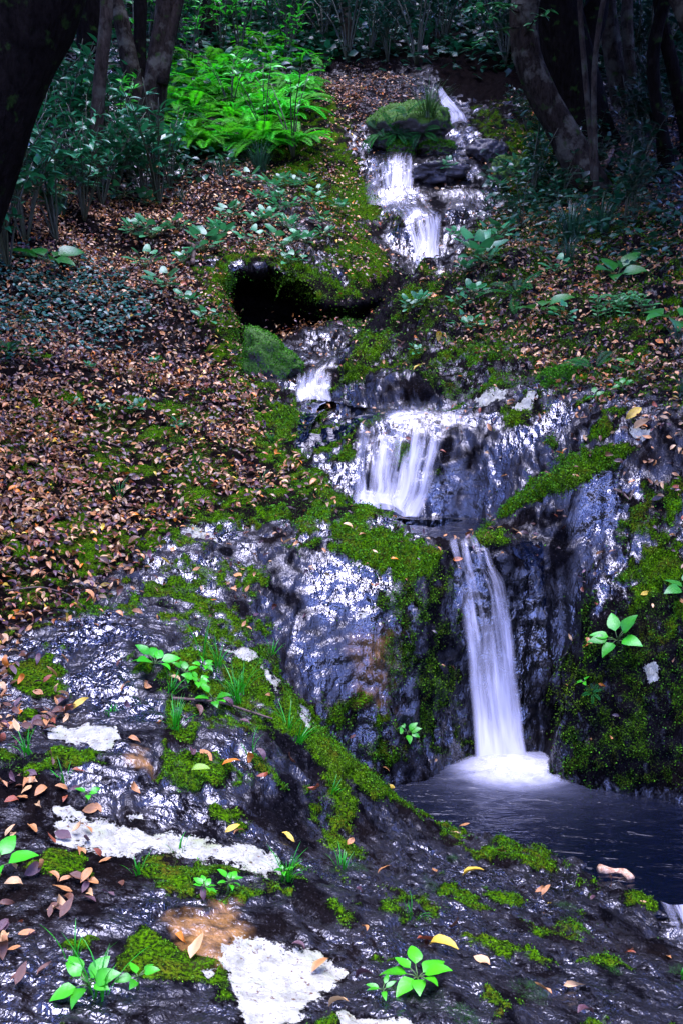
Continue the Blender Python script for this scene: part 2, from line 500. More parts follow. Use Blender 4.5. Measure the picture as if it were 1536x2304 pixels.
# masks of what covers the ground (stored on the mesh, broken up by world noise)
GN = grid_normals(GP)
V = GP.reshape(-1, 3).copy(); N = GN.reshape(-1, 3)
DIST = np.maximum(V[:, 1], 1.5)
n_lo = fbm(V, 2.2, 4, 11)
n_mid = fbm(V, 7.0, 3, 21)
n_hi = fbm(V, 24.0, 2, 31)
jag_n = 0.6 * n_mid + 0.5 * n_hi
def mask(poly, soft, jag=0.0):
    d = poly_sd(PX, PY, poly)
    return sstep(-soft, soft, d + jag * jag_n)
def over(a, b):
    return 1 - (1 - a) * (1 - b)
MOSS = [  # polygon, softness, jaggedness, strength
 ([(560,240),(760,215),(790,330),(850,465),(925,610),(835,745),(790,745),(720,690),(770,620),(700,560),(760,520),(660,450),(600,380)], 25, 70, .8),
 ([(770,330),(850,465),(925,610),(880,660),(830,745),(760,700),(800,600),(760,480)], 14, 40, 1),
 ([(415,585),(505,630),(535,790),(600,875),(720,925),(650,1000),(770,1112),(720,1150),(600,1140),(560,960),(470,760)], 20, 60, .85),
 ([(430,1110),(600,1110),(780,1130),(880,1165),(760,1190),(640,1160),(420,1165)], 12, 40, .9),
 ([(935,605),(1100,470),(1190,260),(1290,330),(1536,500),(1536,900),(1200,870),(1000,915),(760,890),(770,790),(850,690)], 20, 60, .5),
 ([(1050,240),(1200,230),(1260,330),(1190,450),(1080,330)], 16, 50, .7),
 ([(1115,1160),(1150,1095),(1250,1040),(1390,990),(1420,1010),(1330,1070),(1230,1110),(1160,1140)], 8, 25, 1),
 ([(1120,920),(1200,880),(1230,930),(1180,960),(1130,960)], 8, 25, .8),
 ([(735,1190),(820,1180),(900,1195),(985,1240),(960,1290),(880,1290),(790,1265),(740,1235)], 14, 30, 1),
 ([(830,1290),(990,1290),(1040,1690),(900,1720),(830,1560)], 25, 90, .5),
 ([(700,1560),(860,1560),(880,1750),(830,1740),(760,1650)], 16, 60, .6),
 ([(420,1450),(545,1445),(660,1555),(720,1620),(880,1780),(850,1800),(720,1700),(640,1640),(380,1640),(360,1560)], 12, 36, .95),
 ([(1300,1380),(1536,1200),(1536,1810),(1250,1750),(1262,1560)], 20, 140, .42),
 ([(1390,1100),(1536,1080),(1536,1400),(1400,1400)], 20, 80, .7),
 ([(0,900),(500,900),(560,1130),(350,1180),(0,1400)], 30, 120, .5),
 ([(350,1260),(480,1240),(620,1260),(560,1300),(400,1300)], 10, 60, .6),
 ([(350,1370),(480,1350),(620,1400),(600,1430),(420,1430),(340,1400)], 10, 50, .8),
 ([(0,1690),(120,1680),(290,1690),(270,1720),(100,1730),(0,1740)], 8, 40, .9),
 ([(360,1680),(520,1700),(560,1760),(430,1790),(370,1740)], 8, 60, .7),
 ([(390,1915),(640,1970),(650,2010),(480,2010),(350,1990),(290,1930)], 8, 45, .9),
 ([(860,2010),(1000,2030),(960,2060),(880,2080)], 8, 40, .7),
 ([(1170,2070),(1310,2040),(1350,2090),(1200,2100)], 8, 40, .7),
 ([(980,1830),(1060,1860),(1040,1890),(990,1870)], 8, 30, .8),
 ([(480,2160),(520,2180),(545,2250),(490,2240)], 8, 30, .8),
 ([(680,2270),(770,2270),(760,2330),(650,2330)], 8, 30, .8),
 ([(230,1180),(420,1160),(380,1240),(200,1270),(100,1250)], 10, 60, .7),
 ([(60,1350),(220,1330),(330,1370),(200,1400)], 10, 60, .7),
]
moss = np.zeros(len(V))
MOSS += [([(945,600),(850,680),(768,785),(760,860),(800,845),(870,740),(970,640)], 10, 30, .9), ([(470,600),(560,545),(700,585),(780,650),(720,690),(650,622),(590,590),(528,602),(500,640)], 12, 40, .9)]
for p, s, j, k in MOSS:
    moss = over(moss, k * mask(p, s, j))
moss0 = moss.copy()
moss = moss * (.3 + .7 * sstep(-.22, .2, fbm(V, 9.0, 3, 57) + .4 * n_hi))
for p, k_, s_, j_ in [([(1115,1160),(1150,1095),(1250,1040),(1390,990),(1425,1010),(1330,1070),(1230,1110),(1160,1140)], 1, 8, 26), ([(745,1195),(820,1183),(900,1198),(985,1240),(955,1275),(880,1265),(790,1245)], .9, 12, 34),
                   ([(640,1545),(720,1620),(880,1780),(850,1800),(720,1700),(650,1620)], .9, 8, 30), ([(780,360),(855,480),(920,605),(880,650),(840,600),(780,480)], .9, 10, 40), ([(1300,1390),(1536,1210),(1620,1210),(1620,1810),(1250,1750),(1262,1560)], .12, 20, 130)]:
    moss = over(moss, k_ * mask(p, s_, j_))
spots = sstep(.28, .42, fbm(V, 5.0, 3, 51) + .25 * n_hi) * (V[:, 1] < 8) * sstep(.3, .6, N[:, 2])
moss = over(moss, .75 * spots)
LITTER = [
 ([(-400,440),(400,400),(560,360),(700,320),(735,235),(770,250),(790,340),(850,480),(905,600),(840,640),(780,600),(700,560),(600,560),(500,590),(450,600),(520,790),(600,900),(600,1000),(700,1100),(560,1115),(440,1150),(380,1230),(260,1290),(150,1400),(0,1500),(-400,1500)], 25, 90, 1.0),
 ([(960,600),(1080,520),(1200,240),(1536,300),(1700,500),(1700,1150),(1450,1100),(1380,1000),(1250,880),(1150,800),(900,720)], 25, 110, .26),
 ([(720,170),(900,170),(960,230),(880,270),(800,320),(740,250)], 15, 50, .8),
 ([(-300,1500),(60,1480),(200,1600),(60,1680),(-300,1700)], 20, 60, .5),
 ([(-300,1760),(140,1760),(180,1850),(330,1950),(230,2050),(60,2100),(-300,2200)], 20, 60, .55),
]
litter = np.zeros(len(V))
for p, s, j, k in LITTER:
    litter = over(litter, k * mask(p, s, j))
litter *= 1 - .55 * mask([(560,380),(720,240),(790,320),(855,470),(905,605),(800,640),(700,560),(620,470)], 20, 60)
forest = np.clip(sstep(15.5, 17.5, V[:, 1]) + sstep(1.8, 2.6, -V[:, 0] - .12 * V[:, 1]) * sstep(4, 7, V[:, 1]) + sstep(1.6, 2.4, V[:, 0] - .17 * V[:, 1]) * sstep(4, 7, V[:, 1]), 0, 1)
soil = np.clip(litter + forest, 0, 1)
LICHEN = [
 [(500,2115),(545,2100),(590,2106),(640,2132),(700,2128),(750,2148),(778,2180),(768,2200),(738,2215),(712,2235),(690,2262),(670,2300),(560,2300),(538,2240),(510,2190),(495,2135)],
 [(130,1850),(180,1840),(240,1862),(340,1868),(430,1880),(540,1912),(612,1930),(634,1958),(600,1968),(520,1943),(440,1928),(350,1913),(260,1922),(200,1908),(132,1893)],
 [(95,1634),(180,1630),(255,1652),(272,1680),(220,1692),(150,1676),(108,1656)],
 [(115,1815),(158,1813),(190,1838),(125,1836)], [(500,1463),(560,1460),(582,1480),(560,1487),(530,1475)],
 [(590,1498),(632,1535),(628,1552),(600,1522)], [(565,1580),(600,1574),(610,1586),(584,1593)], [(678,1588),(708,1620),(702,1628),(680,1604)],
 [(412,1188),(452,1176),(492,1202),(450,1210)], [(1065,895),(1140,880),(1130,905),(1080,912)], [(1150,922),(1200,878),(1208,900),(1172,925)],
 [(755,2268),(900,2288),(985,2310),(780,2320)], [(1408,955),(1462,962),(1450,986),(1415,982)], [(1440,1500),(1470,1488),(1484,1530),(1452,1545)],
 [(455,2182),(490,2168),(486,2190),(466,2198)], [(285,1842),(330,1840),(325,1852),(292,1850)], [(860,252),(915,244),(880,275),(862,285)],
 [(800,1375),(825,1378),(815,1388)],
]
lichen = np.zeros(len(V))
for p in LICHEN:
    lichen = over(lichen, mask(p, 30 if len(p) > 9 else 10, 30 if len(p) > 5 else 12))
ochre = over(mask([(280,1690),(330,1690),(340,1730),(290,1720)], 14, 40), mask([(370,2060),(520,2050),(560,2100),(500,2180),(430,2160),(400,2110)], 25, 60))
ochre = over(ochre, mask([(770,1450),(880,1430),(890,1600),(800,1560)], 30, 60) * .6)
BARE = [[(760,862),(800,850),(850,842),(950,856),(990,866),(1005,920),(790,925)], [(700,690),(780,700),(840,745),(900,655),(935,615),(880,600),(850,640),(800,670)], [(800,500),(858,488),(930,560),(938,618),(895,606),(840,560)], [(990,500),(1050,500),(1040,600),(985,600)], [(835,858),(900,845),(985,862),(990,918),(790,922),(800,890)], [(690,700),(760,720),(790,760),(760,800),(680,800),(640,760)], [(1030,970),(1130,930),(1110,1170),(1010,1170)],
        [(600,1230),(720,1225),(830,1300),(830,1480),(760,1540),(690,1500)], [(1130,1190),(1320,1100),(1380,1100),(1370,1190),(1250,1260),(1290,1420),(1240,1480),(1150,1300)], [(900,345),(1120,410),(1130,470),(1010,490),(960,440)]]
for p in BARE:
    b_ = 1 - .85 * mask(p, 10, 30)
    moss = moss * b_; litter = litter * b_; moss0 = moss0 * b_
soil = np.clip(litter + forest, 0, 1)
moss = moss * (1 - lichen)
dark_soil = mask([(985,110),(1210,90),(1215,215),(1130,235),(1060,230),(1030,215),(985,205)], 14, 40)  # dark soil and rock beside the topmost water
soil = np.clip(soil + dark_soil, 0, 1)
forest = np.clip(forest + dark_soil, 0, 1)
soil = np.maximum(soil, .85 * np.clip(moss0 - moss, 0, 1) * sstep(4.6, 5.6, V[:, 1]))
wet = np.clip(1 - .95 * np.maximum(moss, moss0 * sstep(4.6, 5.6, V[:, 1])) - litter * .6 - forest, 0, 1) * (1 - lichen)
wet *= sstep(-.75, .1, n_lo + .4)
wet *= 1 - .16 * sstep(1640, 1800, PY)
wet *= 1 - .55 * mask([(1300,1390),(1536,1210),(1700,1210),(1700,1810),(1250,1750),(1262,1560)], 20, 30)
wet *= 1 - .8 * mask(BARE[1], 14, 24)
wet *= 1 + .45 * mask([(0,1290),(380,1150),(900,1150),(985,1240),(850,1330),(770,1500),(560,1440),(330,1640),(0,1640)], 30, 60)
dark_in = sstep(.12, .5, cw); wet *= 1 - .9 * dark_in; moss *= 1 - .8 * dark_in; litter *= 1 - .7 * dark_in  # cave darkness put into the cover: less gloss, moss and litter inside
wet *= 1 + .25 * mask([(1000,900),(1220,880),(1380,1090),(1370,1200),(1240,1260),(1290,1420),(1230,1480),(1110,1200),(1020,1150)], 20, 40)
wet *= 1 - .25 * mask([(640,690),(800,700),(790,845),(660,840)], 20, 30)
# relief: broad lumps, ledges, flow fluting, grain
G = V.copy()
amp = np.clip(1 - .45 * litter, .3, 1)
lump = fbm(V, 1.3, 2, 61) * .07 + fbm(V, 2.6, 3, 63) * .09 * sstep(.1, .5, V[:, 0]) * sstep(6.6, 7.2, V[:, 1]) * (1 - sstep(9.5, 11, V[:, 1]))
ridge = (1 - np.abs(fbm(V, (4, 6, 5), 3, 71))) - .7
steep = 1 - sstep(.25, .75, np.abs(N[:, 2]))
flat = 1 - steep
flute = fbm(V, (16, 8, 1.8), 3, 81) * .022 * steep
q_ = np.stack([V[:, 0] * .78 + V[:, 1] * .62, -V[:, 0] * .62 + V[:, 1] * .78, V[:, 2]], 1)
stria = fbm(np.stack([V[:, 0] * .70 + V[:, 1] * .71, V[:, 0] * .71 - V[:, 1] * .70, V[:, 2]], 1), (34, 9, 20), 3, 91) * .020 * flat * sstep(.0, .8, V[:, 0] + .5) * (V[:, 1] < 5)
led = fbm(V, (1.6, 6.0, 8.0), 3, 95)
lv_ = led * 4.0 + 2.5 * V[:, 2] + 1.2 * V[:, 1]
ledge = (np.floor(lv_) + sstep(.55, 1.0, lv_ - np.floor(lv_)) - lv_) * .035 * (1 - litter)
cr = 1 - sstep(.0, .07, np.abs(fbm(V, (2.4, 2.4, 1.3), 3, 99)))
ledge = ledge - cr * .022 * (1 - litter) * (V[:, 1] < 9)
n_m2 = fbm(V, 13.0, 3, 41, .6)
n_h2 = fbm(V, 40.0, 2, 43)
bare = np.clip(1 - litter - .5 * moss, 0, 1)
grain = n_mid * .006 + n_hi * .0015 + (np.abs(n_m2) * .004 + n_h2 * .0015) * bare
pits = -np.clip(fbm(V, 30, 2, 97) - .25, 0, 1) * .010 * (V[:, 1] < 6)
cush = moss * (.012 + .014 * np.abs(n_mid) + .003 * n_hi)
scl = np.clip(DIST / 5.0, .7, 2.0)
disp = (lump * np.clip(DIST / 4, .4, 1.4) + (ridge * .012 + flute + ledge) * amp * np.clip(DIST / 4.5, .5, 1.5) + (stria + grain + pits) * amp * np.clip(DIST / 3.5, .6, 2) + cush) * (V[:, 1] < 30) * np.where(V[:, 1] < 1, .2, 1)
tal = noise3(V, 62.0, 33) * .0015 * np.clip(DIST / 3, .6, 1.6) * (V[:, 1] < 9)
V = V + N * (disp + tal)[:, None]
GP = V.reshape(GP.shape)
GN = grid_normals(GP)
N = GN.reshape(-1, 3)

def ground_material():
    t = NT("wet_rock_and_moss")
    co = t.n("TexCoord").outputs["Object"]
    a = t.n("Attribute", attribute_name="cover")
    sp = t.n("SeparateColor"); t.put(sp.inputs[0], a.outputs["Color"])
    mo, so, li = sp.outputs[0], sp.outputs[1], sp.outputs[2]
    we = a.outputs["Alpha"]
    oc = t.n("Attribute", attribute_name="ochre").outputs["Fac"]
    n1 = t.noise(co, 3.0, 5); n2 = t.noise(co, 22.0, 5, .65); n3 = t.noise(co, 110.0, 2, .6); n4 = t.noise(co, 9.0, 4, .6)
    rock = t.mix(t.maprange(n2, .35, .7), (.0006, .0006, .0009), (.004, .0036, .0045))
    rock = t.mix(t.maprange(n1, .45, .7), rock, t.mix(n2, (.0015, .001, .001), (.009, .006, .0045)))
    rock = t.mix(t.maprange(n3, .60, .74), rock, (.030, .028, .030))
    rock = t.mix(t.math('MULTIPLY', oc, t.maprange(n2, .3, .65)), rock, (.26, .13, .035))
    soilc = t.mix(t.maprange(n2, .3, .7), (.0008, .0005, .0005), (.006, .0035, .0025))
    c = t.mix(so, rock, soilc)
    mossc = t.mix(t.maprange(n2, .3, .7), (.008, .026, .001), (.070, .180, .001))
    mossc = t.mix(t.maprange(n4, .5, .75), mossc, (.075, .060, .005))
    mossc = t.mix(t.maprange(n3, .35, .6), (.003, .008, .001), mossc)
    mf = t.math('MULTIPLY', mo, t.maprange(t.math('ADD', n3, t.math('MULTIPLY', n2, .7)), .55, .95), clamp=True)
    mf = t.maprange(t.math('ADD', mo, t.math('MULTIPLY', t.math('SUBTRACT', n3, .5), 1.1)), .35, .75)
    c = t.mix(mf, c, mossc)
    lic = t.mix(t.maprange(n2, .3, .62), (.15, .15, .11), (.34, .34, .26))
    lic = t.mix(t.maprange(n4, .55, .72), lic, (.22, .24, .12))
    lic = t.mix(t.maprange(t.noise(co, 38.0, 4, .65), .60, .68), lic, (.085, .05, .03))
    lic = t.mix(t.maprange(n3, .62, .7), lic, (.12, .10, .09))
    lf = t.maprange(t.math('ADD', li, t.math('MULTIPLY', t.math('SUBTRACT', t.math('ADD', t.math('MULTIPLY', n2, .6), t.math('MULTIPLY', n3, .4)), .5), 2.0)), .44, .55)
    c = t.mix(lf, c, lic)
    # gloss: a broken film of water on bare rock
    mp = t.n('Mapping'); t.put(mp.inputs[0], co); mp.inputs['Scale'].default_value = (1, 1, .4)
    film = t.maprange(t.math('ADD', t.noise(mp.outputs[0], 13.0, 8, .78), t.math('MULTIPLY', we, .24)), .625, .70)
    film = t.math('MULTIPLY', t.math('MULTIPLY', film, we, clamp=True), t.maprange(t.noise(mp.outputs[0], 3.2, 3, .6), .38, .56))
    rough = t.maprange(film, 0, 1, .7, .14)
    rough = t.math('MAXIMUM', rough, t.math('MULTIPLY', mf, .9))
    rough = t.math('MAXIMUM', rough, t.math('MULTIPLY', lf, .85))
    b2 = t.noise(mp.outputs[0], 26.0, 1, .5); b3 = t.noise(mp.outputs[0], 85.0, 1, .5, .6)
    fine = t.math('ADD', t.math('MULTIPLY', b2, .8), t.math('MULTIPLY', b3, .36))
    c2 = t.noise(mp.outputs[0], 9.0, 1, .5); c3 = t.noise(mp.outputs[0], 30.0, 1, .5, .6)
    coarse = t.math('ADD', t.math('MULTIPLY', c2, 1.7), t.math('MULTIPLY', c3, .8))
    sx = t.n("SeparateXYZ"); t.put(sx.inputs[0], co)
    far = t.maprange(sx.outputs[1], 5.0, 9.0)
    h = t.math('ADD', t.math('MULTIPLY', fine, t.math('SUBTRACT', 1.0, far)), t.math('MULTIPLY', coarse, far))
    h = t.math('ADD', h, t.math('MULTIPLY', t.math('MULTIPLY', n3, .6), t.math('MAXIMUM', mf, so)))
    vr = t.n("TexVoronoi", feature='DISTANCE_TO_EDGE'); t.put(vr.inputs["Vector"], t.n("VectorMath", operation='ADD', i_0=co, i_1=(0, 0, 0)).outputs[0]); vr.inputs["Scale"].default_value = 26
    h = t.math('ADD', h, t.math('MULTIPLY', t.math('MINIMUM', vr.outputs[0], .12), .5))
    bp = t.n("Bump"); t.put(bp.inputs["Height"], h); bp.inputs["Strength"].default_value = 1.0; bp.inputs["Distance"].default_value = .014
    b = t.n("BsdfPrincipled")
    t.put(b.inputs["Base Color"], c); t.put(b.inputs["Roughness"], rough); t.put(b.inputs["Normal"], bp.outputs[0])
    t.put(b.inputs["Specular IOR Level"], t.maprange(film, 0, 1, .015, 1.0))
    t.put(b.inputs["Coat Weight"], t.math('MULTIPLY', film, t.math('SUBTRACT', 1.0, mf))); b.inputs["Coat Roughness"].default_value = .10; b.inputs["Coat IOR"].default_value = 1.5
    t.put(b.inputs["Coat Normal"], bp.outputs[0])
    return t.done(b)
NRr, NC = GP.shape[:2]
_idx = np.arange(NRr * NC).reshape(NRr, NC)
GQ = np.stack([_idx[:-1, :-1], _idx[:-1, 1:], _idx[1:, 1:], _idx[1:, :-1]], -1).reshape(-1, 4)
gme = fast_mesh("ground", V, GQ.ravel(), np.full(len(GQ), 4), ground_material())
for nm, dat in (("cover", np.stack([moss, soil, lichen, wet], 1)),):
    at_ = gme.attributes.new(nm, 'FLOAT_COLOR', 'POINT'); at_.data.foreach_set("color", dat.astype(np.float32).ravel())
at_ = gme.attributes.new("ochre", 'FLOAT', 'POINT'); at_.data.foreach_set("value", ochre.astype(np.float32))
ground = tag(link("ground", gme), "mossy rock banks and wet rock shelves of the stream gully", kind="structure")
bpy.context.view_layer.update()
from mathutils.bvhtree import BVHTree
BVH = BVHTree.FromPolygons([tuple(p) for p in V.tolist()], GQ.tolist())
def hit(px, py):
    d = ray(px, py)
    loc, nor, i, dist = BVH.ray_cast(Vector(CAM), Vector(d))
    if loc is None:
        return None
    if nor.dot(Vector(d)) > 0:
        nor = -nor
    return np.array(loc), np.array(nor)
def drop(x, y, z=30.0):
    loc, nor, i, dist = BVH.ray_cast(Vector((x, y, z)), Vector((0, 0, -1)))
    if loc is None:
        return np.array([x, y, float(height(np.array([x]), np.array([y]))[0])]), np.array([0, 0, 1.0])
    return np.array(loc), np.array(nor if nor.z > 0 else -nor)
# which vertices the camera's side of the gully faces, and each vertex's patch of world area
_e1 = np.linalg.norm(np.gradient(GP, axis=1), axis=-1); _e2 = np.linalg.norm(np.gradient(GP, axis=0), axis=-1)
VAREA = (_e1 * _e2).ravel()
PX, PY, _fw = project(V)
INVIEW = (PX > -250) & (PX < 1786) & (PY > -150) & (PY < 2480) & (V[:, 1] > 1.2)
# ------------------------------------------------------------------ water
def pool_material(name, foam_at=None, foam_r=0.6):
    t = NT(name)
    co = t.n("TexCoord").outputs["Object"]
    mp = t.n("Mapping"); t.put(mp.inputs[0], co); mp.inputs["Scale"].default_value = (1.0, 3.0, 1.0)
    rip = t.noise(mp.outputs[0], 6.0, 3, .5, 1.2)
    bp = t.n("Bump"); t.put(bp.inputs["Height"], rip); bp.inputs["Strength"].default_value = .6; bp.inputs["Distance"].default_value = .03
    b = t.n("BsdfPrincipled")
    b.inputs["Base Color"].default_value = (.001, .002, .006, 1)
    b.inputs["Roughness"].default_value = .05
    b.inputs["IOR"].default_value = 1.33
    t.put(b.inputs["Normal"], bp.outputs[0])
    fo = t.n("Attribute", attribute_name="tone")
    sp = t.n("SeparateColor"); t.put(sp.inputs[0], fo.outputs["Color"])
    cx = t.n("CombineXYZ"); t.put(cx.inputs[0], sp.outputs[1]); t.put(cx.inputs[1], sp.outputs[2])
    st = t.noise(cx.outputs[0], 5.0, 5, .62, .4)
    f = t.math('MULTIPLY', t.math('MULTIPLY', sp.outputs[0], .8), t.maprange(st, .25, .75, .25, 1.0), clamp=True)
    f2 = t.maprange(sp.outputs[0], .7, 1.15)
    f = t.math('MAXIMUM', f, f2)
    w = t.n("BsdfPrincipled"); w.inputs["Base Color"].default_value = (.55, .58, .72, 1); w.inputs["Roughness"].default_value = .6
    mx = t.n("MixShader"); t.put(mx.inputs[0], f); t.put(mx.inputs[1], b.outputs[0]); t.put(mx.inputs[2], w.outputs[0])
    return t.done(mx)

def fall_material():
    t = NT("silky_falling_water")
    a = t.n("Attribute", attribute_name="tone")
    sp = t.n("SeparateColor"); t.put(sp.inputs[0], a.outputs["Color"])
    u, v, e = sp.outputs[0], sp.outputs[1], sp.outputs[2]
    den = a.outputs["Alpha"]
    cx = t.n("CombineXYZ"); t.put(cx.inputs[0], t.math('MULTIPLY', u, 10.0)); t.put(cx.inputs[1], t.math('MULTIPLY', v, .8))
    s1 = t.noise(cx.outputs[0], 2.2, 3, .5, .0)
    cx2 = t.n("CombineXYZ"); t.put(cx2.inputs[0], t.math('MULTIPLY', u, 60.0)); t.put(cx2.inputs[1], t.math('MULTIPLY', v, .7)); cx2.inputs[2].default_value = 4.0
    s2 = t.noise(cx2.outputs[0], 1.3, 3, .6, .0)
    s = t.math('ADD', t.math('MULTIPLY', s1, .78), t.math('MULTIPLY', s2, .22))
    al = t.maprange(t.math('ADD', s, t.math('MULTIPLY', t.math('SUBTRACT', den, .5), .72)), .36, .72)
    al = t.math('MULTIPLY', al, e, clamp=True)
    al = t.math('MULTIPLY', al, .96)
    b = t.n("BsdfPrincipled")
    b.inputs["Base Color"].default_value = (.56, .57, .64, 1)
    b.inputs["Roughness"].default_value = .45
    ge = t.n("NewGeometry")
    up = t.n("VectorMath", operation='NORMALIZE', i_0=t.n("VectorMath", operation='ADD', i_0=ge.outputs["Normal"], i_1=(0, 0, 2.2)).outputs[0])
    t.put(b.inputs["Normal"], up.outputs[0])      # droplets scatter light from all sides, not as a flat sheet
    tl = t.n("BsdfTranslucent"); tl.inputs["Color"].default_value = (.95, .94, .90, 1)
    m0 = t.n("MixShader"); m0.inputs[0].default_value = .08; t.put(m0.inputs[1], b.outputs[0]); t.put(m0.inputs[2], tl.outputs[0])
    g = t.n("BsdfGlossy"); g.inputs["Roughness"].default_value = .3
    tr = t.n("BsdfTransparent")
    bp = t.n("Bump"); t.put(bp.inputs["Height"], s1); bp.inputs["Strength"].default_value = .6; bp.inputs["Distance"].default_value = .02
    t.put(g.inputs["Normal"], bp.outputs[0])
    fr = t.n("Fresnel"); fr.inputs[0].default_value = 1.33; t.put(fr.inputs["Normal"], bp.outputs[0])
    film = t.n("MixShader"); t.put(film.inputs[0], t.math('MULTIPLY', t.math('MULTIPLY', fr.outputs[0], e), .12)); t.put(film.inputs[1], tr.outputs[0]); t.put(film.inputs[2], g.outputs[0])
    mx = t.n("MixShader"); t.put(mx.inputs[0], al); t.put(mx.inputs[1], film.outputs[0]); t.put(mx.inputs[2], m0.outputs[0])
    return t.done(mx)
FALL_MAT = fall_material()

def fall_sheet(name, rows, dens, off=.035, nu=22, nv=40, layers=2, edge=.10, seed=0, parent=None, ymin=None, streak=1.0):
    """Sheet of falling water draped a few cm in front of the rock. rows: (pxL, pyL, pxR, pyR) from lip to foot; dens: one density per row."""
    rows = np.asarray(rows, float); dens = np.asarray(dens, float)
    r = np.linspace(0, len(rows) - 1, nv)
    R_ = np.stack([np.interp(r, np.arange(len(rows)), rows[:, k]) for k in range(4)], 1)
    D_ = np.interp(r, np.arange(len(rows)), dens)
    Vs, Ts, Fs, base = [], [], [], 0
    for L in range(layers):
        P = np.zeros((nv, nu, 3)); ok = np.ones((nv, nu), bool)
        for i in range(nv):
            for j in range(nu):
                s = j / (nu - 1)
                h = hit(R_[i, 0] * (1 - s) + R_[i, 2] * s, R_[i, 1] * (1 - s) + R_[i, 3] * s)
                if h is None:
                    P[i, j] = P[i, max(j - 1, 0)]; continue
                P[i, j] = h[0]
                if ymin is not None and h[0][1] < ymin:      # a nearer rock hides the foot of the fall
                    P[i, j] = at(R_[i, 0] * (1 - s) + R_[i, 2] * s, R_[i, 1] * (1 - s) + R_[i, 3] * s, ymin + .16)
        for _ in range(12):
            Q = P.copy()
            Q[1:-1, :] = (P[:-2, :] + 2 * P[1:-1, :] + P[2:, :]) / 4
            Q[:, 1:-1] = (Q[:, :-2] + 2 * Q[:, 1:-1] + Q[:, 2:]) / 4
            P = Q
        nrm = grid_normals(P)
        nrm = np.where((nrm[..., 1:2] > .3) & (np.abs(nrm[..., 2:3]) < .8), -nrm, nrm)
        nrm = np.where(nrm[..., 2:3] < -.2, -nrm, nrm)
        jj = np.linspace(0, 1, nu)
        bow = np.sin(jj * np.pi)
        wob = noise3(np.stack([np.repeat(jj[None], nv, 0) * 9, np.repeat(r[:, None], nu, 1) * .8, np.full((nv, nu), L * 3.3 + seed)], -1).reshape(-1, 3), 1.0, 5).reshape(nv, nu)
        P = P + nrm * ((off + L * .03) * (.45 + .7 * bow) + .004 * wob)[..., None]
        du = np.cumsum(np.linalg.norm(np.diff(P, axis=1, prepend=P[:, :1]), axis=-1), axis=1)
        dv = np.cumsum(np.linalg.norm(np.diff(P, axis=0, prepend=P[:1]), axis=-1), axis=0)
        uu = du / (du[:, -1:] + 1e-6) * du[:, -1].mean()
        ed = sstep(0, edge, jj)[None] * sstep(0, edge, 1 - jj)[None] * sstep(0, 2.5, np.arange(nv))[:, None]
        T = np.stack([uu * streak + L * 1.7 + seed, np.repeat(dv.mean(1, keepdims=True), nu, 1) + L * 2.1, ed, np.repeat(D_[:, None], nu, 1)], -1)
        I = np.arange(nv * nu).reshape(nv, nu) + base
        base += nv * nu
        Vs.append(P.reshape(-1, 3)); Ts.append(T.reshape(-1, 4))
        Fs.append(np.stack([I[:-1, :-1], I[:-1, 1:], I[1:, 1:], I[1:, :-1]], -1).reshape(-1, 4))
    Vv = np.concatenate(Vs); Ff = np.concatenate(Fs)
    c = Vv.mean(0) if parent is None else np.zeros(3)
    me = fast_mesh(name, Vv - c, Ff.ravel(), np.full(len(Ff), 4), FALL_MAT, True, np.concatenate(Ts))
    return link(name, me, parent, c)

def pool(name, x0, x1, y0, y1, z, mat, label, foam=None, foam_r=.6, n=90, clip=0, fk=1.0):
    xs = np.linspace(x0, x1, n); ys = np.linspace(y0, y1, n)
    gx, gy = np.meshgrid(xs, ys)
    P = np.stack([gx, gy, np.full_like(gx, z)], -1).reshape(-1, 3)
    T = np.zeros((len(P), 4))
    if foam is not None:
        dx, dy = P[:, 0] - foam[0], P[:, 1] - foam[1]
        r = np.hypot(dx, dy * 1.15)
        T[:, 0] = (np.exp(-(r / (.36 * foam_r)) ** 2) + .11 * np.exp(-(r / (.8 * foam_r)) ** 2)) * fk
        th = np.arctan2(dy, dx)
        T[:, 1] = P[:, 0] * 1.1; T[:, 2] = P[:, 1] * 2.6
        P[:, 2] += .022 * np.exp(-(r / .2) ** 2) + .006 * noise3(P * np.array([1, 2, 1]), 9.0, 3) * np.clip(1 - r / 1.2, 0, 1)
    I = np.arange(n * n).reshape(n, n)
    Q = np.stack([I[:-1, :-1], I[:-1, 1:], I[1:, 1:], I[1:, :-1]], -1).reshape(-1, 4)
    gz = np.array([drop(p[0], p[1])[0][2] for p in P]) if clip else P[:, 2]
    if clip:
        ex = np.minimum(P[:, 0] - x0, x1 - P[:, 0]) / (x1 - x0); ey = np.minimum(P[:, 1] - y0, (y1 - P[:, 1]) * 3) / (y1 - y0)
        k = 1 - sstep(.0, .22, np.minimum(ex, ey))
        P[:, 2] = np.where(gz < P[:, 2], P[:, 2] * (1 - k) + (gz + .006) * k, P[:, 2])
    keep = (P[:, 2] - gz)[Q].max(1) < (clip or 9)
    Q = Q[keep]
    me = fast_mesh(name, P, Q.ravel(), np.full(len(Q), 4), mat, True, T)
    return tag(link(name, me), label, kind="structure")

zf = -.725
foot = at(1150, 1722, (1.5 - zf) / math.tan(math.radians(10) + math.atan((1722 - 1152) / F)))
PM = pool_material("dark_pool_water")
pool("pool_water", -.3, 3.0, 3.5, 5.35, zf, PM, "dark plunge pool at the foot of the lowest fall", foot, .66, 120)
f2 = at(850, 1168, 5.85)
pool("pool_water", .05, 1.1, 5.13, 6.2, .405, PM, "small basin between the two lower falls", f2, .45, 70, .2, .55)
pool("pool_water", -.3, .85, 6.42, 7.6, 1.015, PM, "shallow basin above the second fall", at(725, 905, 7.4), .3, 70, .065, .45)

